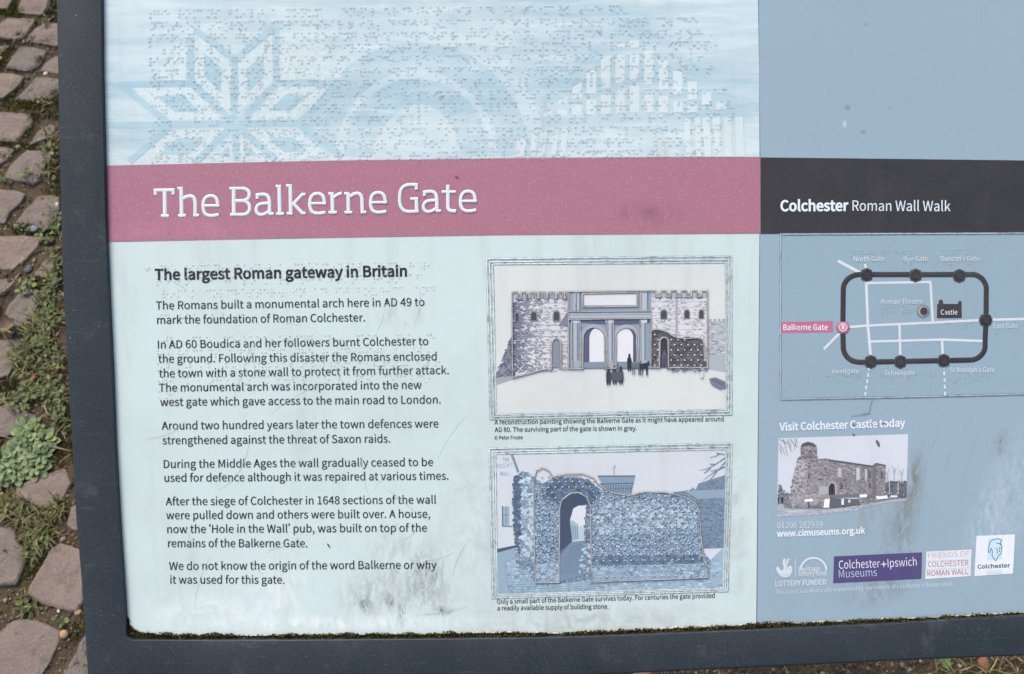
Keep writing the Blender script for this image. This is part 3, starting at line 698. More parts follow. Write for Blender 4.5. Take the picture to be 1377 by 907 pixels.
for (x, y, rx, ry, nb, nl, ln) in PATCH:
    nl *= .45; nb *= .85
    for i in range(int(nb + nl)):
        a, d = random.uniform(0, 6.28), random.random() ** .55
        px_, py_ = x + rx * d * math.cos(a), y + ry * d * math.sin(a)
        q = gr(px_, py_); z = soil_h(q.x, q.y)
        if in_sett(px_, py_): z = .011
        if random.random() < nb / (nb + nl):
            blade(mb, (q.x, q.y, z), ln * random.uniform(.6, 1.5), random.uniform(.0014, .0026), random.uniform(0, 6.28), random.uniform(.7, 2.0), shade(random.choice(GR_COL), random.uniform(.75, 1.15)))
        else:
            l = random.uniform(.006, .012)
            leaflet(mb, (q.x, q.y, z + random.uniform(.002, .012)), l, l * random.uniform(.55, .85), random.uniform(0, 6.28), random.uniform(-.1, .6), shade(random.choice(GREEN), random.uniform(.75, 1.2)))
for i in range(110):
    x, y = random.uniform(1250, 1440), random.uniform(880, 935)
    q = gr(x, y); blade(mb, (q.x, q.y, 0), random.uniform(.02, .05), random.uniform(.0014, .003), random.uniform(0, 6.28), random.uniform(.8, 2.0), shade(random.choice([(92, 104, 54), (140, 128, 88), (116, 112, 66), (150, 136, 100)]), random.uniform(.8, 1.1)))
for (x, y) in bottom_points(240):
    q = gr(x, y); blade(mb, (q.x, q.y, .001), random.uniform(.01, .03), .0015, random.uniform(0, 6.28), random.uniform(1.4, 2.0), shade(random.choice([(128, 112, 78), (96, 78, 52), (104, 98, 56)]), random.uniform(.7, 1.1)))
for (x, y) in joint_points(240, .05):
    q = gr(x, y); blade(mb, (q.x, q.y, .001), random.uniform(.008, .022), .0014, random.uniform(0, 6.28), random.uniform(1.3, 2.0), shade(random.choice([(128, 112, 78), (96, 78, 52), (104, 98, 56)]), random.uniform(.7, 1.1)))
tag(mb.build('grass', M['grass'], None, True), kind='stuff')

# the rosette weed
c0 = gr(37, 613)
weed = empty('rosette_weed', (c0.x, c0.y, 0))
tag(weed, 'leafy green rosette weed with rounded leaves growing between the setts', 'weed')
cr = [(50, 584, 10), (28, 606, 10), (46, 614, 10), (14, 634, 10), (28, 638, 9), (64, 596, 9), (6, 618, 8), (36, 594, 8), (52, 630, 9), (4, 644, 8), (60, 616, 8), (40, 578, 7), (20, 622, 8)]
for (x, y, nl) in cr:
    mb = MB(); q = gr(x, y) - c0
    for ring, (n, l, tl) in enumerate(((nl, .022, .10), (nl - 2, .017, .28), (5, .011, .6))):
        for i in range(n):
            a = i * math.tau / n + random.uniform(-.25, .25) + ring
            ll = l * random.uniform(.75, 1.15)
            leaflet(mb, (q.x + .004 * math.cos(a), q.y + .004 * math.sin(a), .006 + ring * .004 + random.uniform(0, .004)), ll, ll * random.uniform(.5, .62), a, tl + random.uniform(-.12, .12),
                    shade(random.choice([(100, 122, 80), (92, 114, 74), (110, 130, 86), (94, 118, 76), (114, 124, 74)]), random.uniform(.85, 1.12)))
    mb.build('rosette', M['leaf'], weed, True)

# leaf litter, twigs and single stones
def stem(name, label, pts, r0, col, z=.014, group=None):
    g = [gr(x, y, z) for x, y in pts]
    g = [Vector(p) for p in g]; mb = MB(); n = len(g); v, f = [], []
    for i, p in enumerate(g):
        d = (g[min(i + 1, n - 1)] - g[max(i - 1, 0)]).normalized(); sd_ = Vector((-d.y, d.x, 0)); r_ = r0 * (1 - .5 * i / (n - 1))
        p = p + Vector((0, 0, .003 * math.sin(i * 1.7)))
        for k in range(6):
            a = k * math.tau / 6; v.append(tuple(p - g[0] + sd_ * r_ * math.cos(a) + Vector((0, 0, r_ * math.sin(a)))))
    for i in range(n - 1):
        for k in range(6):
            j = (k + 1) % 6; f.append((i * 6 + k, i * 6 + j, i * 6 + 6 + j, i * 6 + 6 + k))
    f += [tuple(range(6)), tuple(range((n - 1) * 6, n * 6))]
    mb.add(v, f, col); o = mb.build(name, M['straw'], None, True); o.location = g[0]
    return tag(o, label, 'twig', group)
stem('dry_stem', 'pale dry straw crossing the setts above the curled dead leaf', [(-6, 402), (6, 392), (14, 383), (24, 368)], .0014, (176, 160, 132))
stem('dry_stem', 'reddish brown twig lying under the pale straw at the left border', [(-8, 400), (4, 394), (15, 388)], .0018, (112, 84, 66))
stem('dry_stem', 'thin dry stem poking in from the left toward the rosette weed', [(-6, 585), (8, 588), (20, 592)], .0013, (150, 130, 112))
stem('dry_stem', 'straight dry stem between the rosette weed and the frame', [(70, 601), (82, 604), (97, 607)], .0013, (164, 144, 112))
stem('dry_stem', 'short forked looking straw pointing down toward the frame below the rosette', [(80, 622), (88, 617), (95, 611)], .0011, (156, 138, 106))
stem('dry_stem', 'small upright pale straw standing in the clover above the rosette weed', [(60, 546), (63, 553), (66, 560)], .0012, (186, 172, 140), .02)
stem('dry_stem', 'dry straw leaning in the grass at the bottom right', [(1330, 905), (1336, 894), (1342, 884)], .0013, (170, 156, 118))
stem('dry_stem', 'long dry stalk slanting across the soil at the bottom right corner', [(1349, 884), (1358, 893), (1368, 905), (1376, 915)], .0013, (150, 128, 92))
def dead_leaf(label, px, py, size, col, az, curl, z=.016, cat='leaf'):
    q = gr(px, py, z); mb = MB(); v, f = [], []
    n, m = 10, 6
    for i in range(n + 1):
        t_ = i / n; wd = .42 * math.sin(math.pi * min(1, t_ * .93 + .04)) ** .8 * (1 + .22 * math.sin(t_ * 17))
        for j in range(m + 1):
            u = j / m * 2 - 1
            x, y = (t_ - .5), u * wd
            h = curl * (u * u * .35 + (t_ - .5) ** 2 * .9) + .03 * math.sin(9 * t_ + 5 * u)
            v.append((size * (x * math.cos(az) - y * math.sin(az)), size * (x * math.sin(az) + y * math.cos(az)), size * h))
    for i in range(n):
        for j in range(m): f.append((i * (m + 1) + j, i * (m + 1) + j + 1, (i + 1) * (m + 1) + j + 1, (i + 1) * (m + 1) + j))
    mb.add(v, f, col); o = mb.build('fallen_leaf', M['straw'], None, True); o.location = q
    return tag(o, label, cat)
dead_leaf('curled pale brown dead leaf lying on a sett near the left border', 13, 440, .036, (150, 132, 112), -1.0, 1.0)
dead_leaf('small orange brown leaf scrap in the clover beside the frame', 45, 507, .010, (140, 92, 62), .4, .4)
dead_leaf('tan dead leaf on the soil below the bottom bar at right', 1047, 886, .018, (168, 134, 104), .2, .3, .008)
dead_leaf('round green leaf lying on the soil at the bottom right', 1271, 890, .022, (96, 120, 72), 1.3, .25, .01)
def stone(label, px, py, r_, col, flat=.6, z=.004):
    q = gr(px, py, z); mb = MB(); pebble(mb, (0, 0, 0), r_, col, flat)
    o = mb.build('pebble', M['pebble'], None, True); o.location = (q.x, q.y, z + r_ * .25); return tag(o, label, 'pebble', 'single loose pebbles')
stone('smooth blue grey pebble lying in the joint beside the frame', 46, 309, .0085, (128, 134, 138))
stone('dark slate grey chip beside the small pinkish sett', 39, 363, .0095, (86, 88, 90), .4)
stone('single white pebble beside the frame near the top', 62, 100, .0052, (196, 182, 158))
stone('white shell like pebble touching the frame beside the title band', 77.5, 276, .0052, (206, 190, 172))
stone('largest buff pebble in the gap below the pale sett near the bottom left', 87, 853, .0072, (172, 140, 108), .8, .008)
stone('small white pebble directly below the largest pale sett', 79, 822, .0036, (200, 190, 176))
stone('grey white pebble squeezed against the lower left of the frame', 103, 850, .0042, (176, 170, 162))
stone('orange tan pebble right of the grass at the left border above the mottled sett', 2, 665, .005, (182, 150, 108))
stone('tan stone showing just under the bottom bar left of the leaf', 769, 911, .014, (150, 112, 84))
stone('broad tan stone at the bottom edge under the middle of the frame bar', 862, 913, .016, (150, 110, 84), .5)
stone('brown stone chip on the soil near the green leaf', 1322, 893, .012, (136, 96, 74), .4)
def tone(px, _, desat, gain, keep=999, con=1.0):                      # the printing's own muted colour balance
    for i, c in enumerate(px.c):
        g = (c[0] + c[1] + c[2]) / 3
        if g > keep: continue
        px.c[i] = tuple(min(255, max(20, 128 + ((v * (1 - desat) + g * desat) * k - 128) * con)) for v, k in zip(c, gain))
# ------------------------------------------------------------------ the information board
board = empty('information_board', BASE)
tag(board, 'tilted information board in a dark grey steel frame standing on the setts', 'information board')
def part(px, name, mats, parent=None, smooth=False, label=None):
    o = px.build(name, mats, parent or board, smooth)
    if parent is None or parent is board: o.matrix_local = PANEL
    if label: o['label'] = label
    return o
INNER = [(134, -120), (136.3, 0), (137.3, 100), (140.3, 222), (142, 303), (146.3, 404), (151, 505), (154.7, 604), (160.4, 704), (167, 804), (169.4, 853.5), (171.5, 857.5), (176.4, 861), (300, 861.4), (460, 860.6), (607, 859.4), (727, 858), (840, 854.4), (920, 851.2),
         (1040, 846.6), (1200, 838.8), (1367, 828.6), (1440, 824), (1446, 818), (1452, 400), (1454, -112), (1448, -120), (800, -130)]
OUTER = [(70, -185), (74.5, 0), (76.5, 100), (79, 222), (80.9, 303), (84.2, 404), (90.2, 505), (95.9, 606), (101.2, 704), (110.3, 804), (116, 900), (118, 921), (122, 923), (250, 922), (460, 919), (607, 917), (727, 912.5), (840, 907.6), (920, 903.4),
         (1040, 898.2), (1200, 890.2), (1367, 883.6), (1500, 877), (1512, 868), (1514, 400), (1516, -180), (1508, -188), (800, -192)]
HF = .004
mb = MB(); n = len(INNER)
def lp(p, q, d):
    L = math.hypot(q[0] - p[0], q[1] - p[1]); return (p[0] + (q[0] - p[0]) * d / L, p[1] + (q[1] - p[1]) * d / L)
rings = []
I = [at(x, y, HF) for x, y in INNER]; O = [at(x, y, HF) for x, y in OUTER]
def ring(fn): rings.append([fn(i) for i in range(n)])
ring(lambda i: I[i] + (-.0030,)); ring(lambda i: I[i] + (HF - .0006,)); ring(lambda i: lp(I[i], O[i], .0002) + (HF - .0002,)); ring(lambda i: lp(I[i], O[i], .0007) + (HF,))
for a in (0, 22, 45, 68, 90): ring(lambda i, a=a: lp(O[i], I[i], .0026 * (1 - math.sin(R(a)))) + (HF - .0026 * (1 - math.cos(R(a))),))
ring(lambda i: O[i] + (-.030,)); ring(lambda i: I[i] + (-.030,))
v = [p for r_ in rings for p in r_]; f = []
for k in range(len(rings)):
    for i in range(n):
        j = (i + 1) % n; k2 = (k + 1) % len(rings)
        f.append((k * n + i, k * n + j, k2 * n + j, k2 * n + i))
mb.add(v, f, (60, 68, 76))
fr = part(mb, 'frame', M['frame'])
for p in fr.data.polygons: p.use_smooth = True
mb = MB(); q = [lp(I[i], O[i], .004) for i in range(n)]
mb.add([p + (-.0018,) for p in q] + [p + (-.006,) for p in q], [tuple(range(n)), tuple(reversed(range(n, 2 * n)))] + [(i, (i + 1) % n, n + (i + 1) % n, n + i) for i in range(n)], (30, 30, 28))
part(mb, 'backing_board', M['backing'])
for sx in (-.16, .24):                           # square posts under the board
    mb = MB(); top = (PANEL.translation.z + BASE.z) - .02; cx, cy = sx, 0.0
    prof = [(-.03, -.03), (.03, -.03), (.03, .03), (-.03, .03)]
    mb.add([(cx + a, cy + b, -.05) for a, b in prof] + [(cx + a, cy + b, top - .02 + b * math.tan(TILT)) for a, b in prof], [(0, 1, 5, 4), (1, 2, 6, 5), (2, 3, 7, 6), (3, 0, 4, 7), (4, 5, 6, 7)], (60, 68, 76))
    mb.build('post', M['frame'], board)

# printed sheets: a left hand sheet and a blue right hand one, both frayed along the bottom
def ragged(pts, amp, step=2.2):
    out = []
    for (x0, y0), (x1, y1) in zip(pts, pts[1:]):
        k = max(1, int(math.hypot(x1 - x0, y1 - y0) / step))
        for j in range(k):
            t_ = j / k; x, y = x0 + (x1 - x0) * t_, y0 + (y1 - y0) * t_
            d = amp * (noise.noise(Vector((x * .05, y * .05, 1))) + .7 * noise.noise(Vector((x * .17, y * .17, 4))) + .1 * random.uniform(-1, 1))
            out.append((x + .3 * d, y + d))
    return out + [pts[-1]]
EDGE_L = ragged([(164.5, 800), (168.4, 822), (173.5, 834), (175.6, 843), (187, 850), (214, 853.6), (300, 855.4), (460, 854), (600, 852.5), (694, 851), (760, 853), (800, 850), (920, 845), (1017, 840.5)], 1.1)
EDGE_R = ragged([(1020, 839.5), (1060, 837.5), (1088, 839), (1130, 836), (1250, 831), (1330, 826.5), (1380, 823.5), (1436, 820)], 1.0)
def slab(px, outline, col, mat=0):
    q = [at(*p) for p in outline]; n = len(q)
    px.add([p + (0.0,) for p in q] + [p + (-.0015,) for p in q], [tuple(range(n))] + [(i, (i + 1) % n, n + (i + 1) % n, n + i) for i in range(n)], col, mat)
def frayed(px, edge, wmax):
    """bare core showing where the print has peeled off along the edge"""
    A, B = [], []; step_ = 0
    for (x, y) in edge:
        k = max(.7, wmax * (.45 + .9 * noise.noise(Vector((x * .035, 2, 7))) + .4 * noise.noise(Vector((x * .2, 3, 1)))))
        A.append(at(x, y)); B.append(at(x + (1.0 if x < 180 else 0), y - k))
    n = len(A)
    px.add([p + (4e-5,) for p in A] + [p + (4e-5,) for p in B], [(i, i + 1, n + i + 1, n + i) for i in range(n - 1)], (220, 220, 214), 1)
    C = [at(x, y - .9 - .5 * random.random()) for x, y in edge]
    px.add([p + (8e-5,) for p in A] + [p + (8e-5,) for p in C], [(i, i + 1, n + i + 1, n + i) for i in range(n - 1)], (120, 104, 90), 1)
px = PX(); left = [(130, -124), (132, 0), (136, 222), (138, 303), (147, 505), (156, 704)] + EDGE_L + [(1019.4, 550), (1021.4, 314), (1021.6, 212), (1019.5, 0), (1018, -126)]
slab(px, left, (205, 221, 226)); frayed(px, EDGE_L, 4.2)
SHEET = part(px, 'main_sheet', [M['white'], M['core']])
px = PX(); right = [(1019, -126), (1020.3, 0), (1022.4, 212), (1022.2, 314), (1020.3, 550), (1018.2, 836)] + EDGE_R + [(1450, 300), (1452, -124)]
slab(px, right, (150, 175, 196)); frayed(px, EDGE_R, 3.0)
SIDE = part(px, 'side_sheet', [M['blue'], M['core']])

# upper picture on the main sheet
px = PX(z=6e-5); px.poly([(131, -124), (133, 0), (137, 110), (139.6, 224), (300, 219.4), (460, 215.6), (700, 212.6), (920, 211), (1021.4, 211.3), (1021, 100), (1019.3, 0), (1018, -126)], (255, 255, 255))
ART = part(px, 'background_picture', M['art'])
px = PX(0, 0, 2.993, 9e-5)                       # eight pointed mosaic star
dk = PX(0, 0, 2.993, 7.5e-5)
def rhomb(a, b, c, d):
    px.poly([a, b, c, d], (255,) * 3)
    m = ((a[0] + b[0] + c[0] + d[0]) / 4, (a[1] + b[1] + c[1] + d[1]) / 4)
    dk2.poly([(m[0] + (p[0] - m[0]) * .48, m[1] + (p[1] - m[1]) * .48) for p in (a, b, c, d)], (255,) * 3)
dk2 = PX(0, 0, 2.993, 1.6e-4)
for a, b, c, d in ([(785, 130), (785, 325), (925, 460), (930, 255)], [(1095, 130), (960, 260), (960, 455), (1098, 335)], [(530, 355), (762, 345), (895, 485), (690, 487)], [(1000, 485), (1135, 345), (1330, 345), (1185, 478)],
                   [(540, 657), (690, 525), (912, 520), (800, 652)], [(990, 525), (1200, 520), (1330, 640), (1120, 645)], [(850, 648), (925, 560), (938, 600), (936, 648)], [(965, 590), (985, 560), (1085, 646), (966, 648)]): rhomb(a, b, c, d)
px.poly([(640, 285), (750, 190), (750, 325), (655, 325)], (255,) * 3); px.poly([(1130, 185), (1300, 180), (1377, 315), (1130, 325)], (255,) * 3)
for st in ([(480, 342), (690, 505)], [(775, 340), (925, 478)], [(946, 235), (942, 480)], [(1112, 110), (1112, 335), (985, 470)], [(480, 342), (775, 340)], [(768, 150), (768, 335)], [(1125, 338), (1370, 338)], [(1370, 338), (1200, 500)], [(430, 505), (930, 500)], [(960, 500), (1330, 495)],
           [(945, 500), (955, 650)], [(930, 510), (790, 652)], [(960, 510), (1110, 645)], [(680, 512), (520, 655)], [(1215, 505), (1376, 632)], [(785, 120), (945, 240), (1100, 115)]): dk.stroke(st, 26, (255,) * 3)
s_ = part(px, 'mosaic_star', M['art_tile'], ART); part(dk, 'star_outline', M['art_dark'], ART); part(dk2, 'star_inlay', M['art_dark'], ART)
px = PX(460, 0, 2.993, 9.2e-5); dk = PX(460, 0, 2.993, 7.2e-5)      # arch
def band(o, cx, cy, r0, r1, a0, a1, ky=1.0):
    A = arc(cx, cy, r0, r0 * ky, a0, a1, 30); B = arc(cx, cy, r1, r1 * ky, a0, a1, 30)
    z = o.lift()
    for i in range(30): o.poly([A[i], A[i + 1], B[i + 1], B[i]], (255,) * 3, z)
band(dk, 300, 640, 335, 480, 182, 358, 1.02); band(dk, 300, 640, 180, 290, 182, 358, 1.1)
band(px, 300, 640, 455, 520, 196, 352, 1.03)
band(px, 300, 640, 300, 328, 184, 356, 1.08)
px.poly([(125, 636), (135, 580), (185, 490), (255, 425), (330, 418), (400, 455), (455, 520), (475, 632)], (255,) * 3)
part(px, 'arch_ring', M['art_faint'], ART); part(dk, 'arch_dark_ring', M['art_dim'], ART)
px = PX(460, 0, 2.993, 9.45e-5); dk = PX(460, 0, 2.993, 7.45e-5)      # temple front
dk.poly([(690, 505), (1140, 75), (1200, 75), (1640, 440), (1660, 480), (1000, 490), (690, 530)], (255,) * 3)
def ped(x): return 510 - (x - 735) * .955 if x < 1150 else 115 + (x - 1150) * .72
x = 752
while x < 1610:
    wv = 38
    top0, top1 = ped(x) + 14, ped(x + wv) + 14
    mid = 205 + (x - 1150) ** 2 * .0006; low = 470 - max(0, (x - 900)) * .06 if x < 1150 else 455
    segs = [(max(top0, top1), min(mid - 10, low))] if mid - 10 > max(top0, top1) + 6 else []
    lo2 = 330 + abs(x - 1150) * .35
    a = max(max(top0, top1), mid + 14) if segs else max(top0, top1)
    if a < lo2 - 20: segs += [(a, min(lo2 - 10, low)), (lo2 + 14, low)]
    else: segs += [(a, low)]
    for k, (y0, y1) in enumerate(segs):
        if y1 - y0 < 8: continue
        px.poly([(x, y0 + (10 if x < 1150 and k == 0 else 0)), (x + wv, y0 - (10 if x < 1150 and k == 0 else 0)), (x + wv, y1 - 3), (x, y1)], (255,) * 3)
    x += 58
for (x0, x1, y0) in ((705, 745, 560), (765, 792, 530), (800, 830, 525), (850, 875, 525), (885, 912, 522), (1375, 1400, 480), (1415, 1440, 478), (1450, 1478, 476), (1490, 1520, 474), (1535, 1565, 474), (1580, 1612, 474)):
    px.poly([(x0, y0), (x1, y0 - 4), (x1 + (8 if x0 > 1300 else -14), 632), (x0 + (8 if x0 > 1300 else -10), 632)], (255,) * 3)
for k in range(7): px.poly([(1258 + k * 8, 545 + k * 3), (1262 + k * 8, 540), (1264 + k * 8, 632), (1258 + k * 8, 632)], (255,) * 3)
part(px, 'temple_column', M['art_light'], ART); part(dk, 'temple_pediment', M['art_dim'], ART)

# title band with raised slab letters
px = PX(z=2.6e-4); px.poly([(136, 223.6), (141, 223.2), (300, 219.4), (460, 216.2), (700, 213), (920, 211.5), (1022, 211.6), (1022.1, 314.3), (800, 315.6), (670, 316.4), (460, 319.7), (300, 322.4), (143.5, 325.6), (139, 325.8)], (158, 102, 121))
TITLE = part(px, 'title_band', M['pink'])
def slabtext(px):
    W = (203, 213, 214)
    def S(o, pts, wd, sm=0):
        q = [(p[0] / 9.18 + o[0], p[1] / 9.18 + o[1]) for p in pts]
        px.stroke(q, wd / 9.18, W, z=px.lift(), smooth=sm, h=.0003)
    A, B, C = (200, 230), (345, 230), (500, 230)
    S(A, [(65, 241), (322, 238)], 40); S(A, [(83, 226), (83, 298)], 37); S(A, [(303, 224), (303, 294)], 37); S(A, [(198, 241), (202, 565)], 47); S(A, [(155, 558), (250, 557)], 38)
    S(A, [(358, 218), (424, 216)], 38); S(A, [(403, 198), (409, 570)], 46); S(A, [(366, 554), (460, 552)], 38); S(A, [(424, 346), (466, 322), (512, 313), (552, 326), (573, 370), (576, 450), (575, 568)], 44, 5); S(A, [(554, 551), (626, 549)], 36)
    def e(o, dx, dy):
        S(o, [(682 + dx, 432 + dy), (876 + dx, 430 + dy)], 35)
        S(o, [(852 + dx, 446 + dy), (852 + dx, 400 + dy), (840 + dx, 350 + dy), (808 + dx, 318 + dy), (762 + dx, 311 + dy), (716 + dx, 325 + dy), (685 + dx, 365 + dy), (673 + dx, 430 + dy), (680 + dx, 490 + dy), (702 + dx, 532 + dy), (745 + dx, 552 + dy), (800 + dx, 553 + dy), (868 + dx, 541 + dy)], 41, 5)
    e(A, 0, 0)
    S(A, [(1000, 220), (1168, 218)], 38); S(A, [(1051, 220), (1053, 542)], 47); S(A, [(1008, 542), (1140, 541)], 38)
    S(A, [(1150, 218), (1195, 224), (1232, 250), (1244, 290), (1232, 335), (1200, 362), (1150, 371), (1070, 372)], 42, 5); S(A, [(1070, 372), (1160, 371), (1212, 386), (1244, 425), (1246, 480), (1222, 522), (1175, 540), (1120, 541)], 42, 5)
    def a(o, dx, dy):
        S(o, [(10 + dx, 348 + dy), (10 + dx, 292 + dy)], 38); S(o, [(-8 + dx, 304 + dy), (60 + dx, 293 + dy), (112 + dx, 296 + dy), (148 + dx, 325 + dy), (162 + dx, 385 + dy), (163 + dx, 470 + dy), (168 + dx, 533 + dy)], 43, 5)
        S(o, [(150 + dx, 533 + dy), (213 + dx, 532 + dy)], 36)
        S(o, [(160 + dx, 402 + dy), (90 + dx, 404 + dy), (30 + dx, 420 + dy), (0 + dx, 460 + dy), (4 + dx, 510 + dy), (40 + dx, 540 + dy), (90 + dx, 537 + dy), (135 + dx, 515 + dy), (162 + dx, 488 + dy)], 40, 5)
    a(B, 0, 0)
    S(B, [(238, 193), (303, 192)], 38); S(B, [(281, 174), (290, 548)], 46); S(B, [(246, 532), (340, 531)], 37)
    S(B, [(367, 187), (440, 186)], 38); S(B, [(419, 168), (425, 545)], 46); S(B, [(376, 528), (446, 527)], 37); S(B, [(450, 418), (572, 289)], 42); S(B, [(552, 293), (607, 291)], 37); S(B, [(452, 400), (572, 528)], 42); S(B, [(552, 526), (608, 525)], 37)
    e(B, -14, -28)
    S(B, [(890, 284), (948, 283)], 38); S(B, [(936, 266), (942, 530)], 46); S(B, [(890, 515), (993, 514)], 37); S(B, [(958, 328), (990, 302), (1022, 287), (1057, 278)], 40, 4)
    S(B, [(1085, 283), (1142, 282)], 38); S(B, [(1132, 266), (1138, 530)], 46); S(B, [(1088, 515), (1185, 514)], 37); S(B, [(1155, 322), (1195, 293), (1245, 280), (1283, 296), (1302, 340), (1306, 420), (1309, 528)], 44, 5); S(B, [(1288, 513), (1356, 512)], 36)
    e(C, -687, -40)
    S(C, [(552, 234), (552, 160)], 38); S(C, [(568, 176), (500, 172), (440, 177), (388, 202), (356, 255), (345, 340), (354, 425), (388, 482), (440, 504), (510, 504), (580, 499)], 42, 5); S(C, [(551, 340), (556, 505)], 46); S(C, [(476, 348), (572, 347)], 37)
    a(C, 641, -36)
    S(C, [(940, 172), (941, 420), (948, 470), (975, 494), (1040, 498)], 45, 5); S(C, [(862, 262), (1036, 261)], 36)
    e(C, 422, -56)
px = PX(z=3.0e-4); slabtext(px)
tl = part(px, 'title_lettering', M['letter'], TITLE)

# dark band of the side sheet
px = PX(z=2e-4); px.poly([(1022.6, 212), (1150, 213.4), (1367, 216), (1450, 217.4), (1450, 314.4), (1367, 314.2), (1022.6, 314.8)], (50, 50, 52))
DARK = part(px, 'dark_band', M['dark'])
px = PX(917, 0, 2.993, 2.6e-4)
px.text('Colchester', 398, 850, 668, 849, 42, (212, 222, 226), .045); px.text('Roman Wall Walk', 686, 849, 1080, 851, 41, (206, 216, 221), .004)
part(px, 'band_lettering', M['letter'], DARK)

# heading and paragraphs
TXT = (44, 48, 53)
px = PX(z=3e-4); px.text('The largest Roman gateway in Britain', 208.8, 376.6, 546.8, 371.6, 14.3, (36, 38, 42), .042)
part(px, 'heading', M['letter'])
PAR = [
 [('The Romans built a monumental arch here in AD 49 to', 209.9, 416.4, 570.8, 411.5), ('mark the foundation of Roman Colchester.', 211.5, 435.8, 490.7, 432.3)],
 [('In AD 60 Boudica and her followers burnt Colchester to', 212.5, 468.8, 575.9, 464.2), ('the ground. Following this disaster the Romans enclosed', 213.1, 488, 587, 484.8), ('the town with a stone wall to protect it from further attack.', 214.1, 507.6, 603.4, 503.1),
  ('The monumental arch was incorporated into the new', 214.1, 526.8, 566.8, 523.1), ('west gate which gave access to the main road to London.', 215.7, 546, 592.5, 542.7)],
 [('Around two hundred years later the town defences were', 217.6, 577.9, 589.5, 575), ('strengthened against the threat of Saxon raids.', 218.7, 597.6, 524.7, 595.3)],
 [('During the Middle Ages the wall gradually ceased to be', 220.3, 629.5, 582.3, 626.7), ('used for defence although it was repaired at various times.', 221.3, 648, 603, 645.2)],
 [('After the siege of Colchester in 1648 sections of the wall', 222.9, 679.7, 586.4, 677.2), ('were pulled down and others were built over. A house,', 223.7, 698.3, 578.3, 696.3), ('now the ‘Hole in the Wall’ pub, was built on top of the', 225.1, 717, 574, 715.1), ('remains of the Balkerne Gate.', 226.1, 735.9, 413.3, 735.9)],
 [('We do not know the origin of the word Balkerne or why', 227.5, 766.5, 586.8, 764.9), ('it was used for this gate.', 229.1, 784.9, 382.5, 784.9)]]
for lines in PAR:
    px = PX(z=3e-4)
    for t_, x0, y0, x1, y1 in lines: px.text(t_, x0, y0, x1, y1, 10.7, TXT, .008)
    part(px, 'paragraph', M['letter'])

# braille
BR = {c: d for c, d in zip('abcdefghijklmnopqrstuvwxyz', ('1', '12', '14', '145', '15', '124', '1245', '125', '24', '245', '13', '123', '134', '1345', '135', '1234', '12345', '1235', '234', '2345', '136', '1236', '2456', '1346', '13456', '1356'))}
BR.update({'.': '256', ',': '2', '‘': '236', '’': '3'})
for c, d in zip('1234567890', 'abcdefghij'): BR[c] = BR[d]
def braille(px, txt, x0, y0, dx, dy, cell, dot, r, col, ringc, h=.00045, keep=1.0, side=(-.06, .26)):
    """row of cells from (x0,y0); (dx,dy) is the slope of the row"""
    x = x0
    for ch in txt.lower():
        if ch in BR:
            for k in BR[ch]:
                if random.random() > keep: continue
                k = int(k) - 1; u, v_ = (k // 3) * dot, (k % 3) * dot
                u += random.uniform(-.25, .25) * dot * .35; v_ += random.uniform(-.25, .25) * dot * .35
                c2 = col(x + u, y0 + v_ + dy * (x - x0)) if callable(col) else col
                px.dome(x + u, y0 + v_ + dy * (x - x0), r * random.uniform(.9, 1.1), h, c2, (ringc if not callable(ringc) else ringc(), 1.2, side[0], side[1]))
        x += cell
ALL = ' '.join(t_[0] for q in PAR for t_ in q)
px = PX(z=3.2e-4)
ys_ = [14, 30, 46.5, 62, 78, 94, 110, 126.5, 142.5, 159, 175.5, 191.5, 207.5]
pos = 0
for i, y in enumerate(ys_):
    x = 203 + random.uniform(-2, 2); xend = random.choice((935, 955, 968)) if i > 1 else (440, 945)[i]
    if i > 6: xend = random.choice((985, 992, 970))
    if i == 0:
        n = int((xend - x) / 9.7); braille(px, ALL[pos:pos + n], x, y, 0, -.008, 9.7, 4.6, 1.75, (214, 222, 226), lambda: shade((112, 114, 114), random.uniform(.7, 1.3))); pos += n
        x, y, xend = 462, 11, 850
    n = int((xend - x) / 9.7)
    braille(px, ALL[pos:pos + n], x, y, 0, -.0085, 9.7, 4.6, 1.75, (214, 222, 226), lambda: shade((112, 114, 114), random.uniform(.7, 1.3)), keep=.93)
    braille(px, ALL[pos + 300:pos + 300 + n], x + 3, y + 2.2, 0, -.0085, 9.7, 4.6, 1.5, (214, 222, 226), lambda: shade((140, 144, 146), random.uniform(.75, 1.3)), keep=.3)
    pos = (pos + n) % 700
part(px, 'braille_writing', [M['braille'], M['grime_shade']], None, True)
px = PX(z=3.2e-4)
for i, (x, y, e_, dy, kp) in enumerate([(212, 357, 585, -.0125, .95), (212, 373.5, 575, -.0125, .85), (210, 390.5, 590, -.013, .95), (212, 423, 340, -.012, .5), (220, 453.5, 596, -.011, .55), (212, 471, 590, -.010, .8), (212, 489, 600, -.008, .75), (214, 507, 590, -.0075, .7), (214, 526, 290, -.007, .35)]):
    n = int((e_ - x) / 9.7)
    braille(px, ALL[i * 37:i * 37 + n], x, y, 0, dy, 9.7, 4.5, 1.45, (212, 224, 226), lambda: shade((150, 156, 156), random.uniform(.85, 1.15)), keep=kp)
px.dome(198, 360.5, 3.4, .0006, (214, 226, 228), ((176, 180, 178), 1.2, .1, .2))
part(px, 'braille_writing', [M['braille'], M['grime_shade']], None, True)

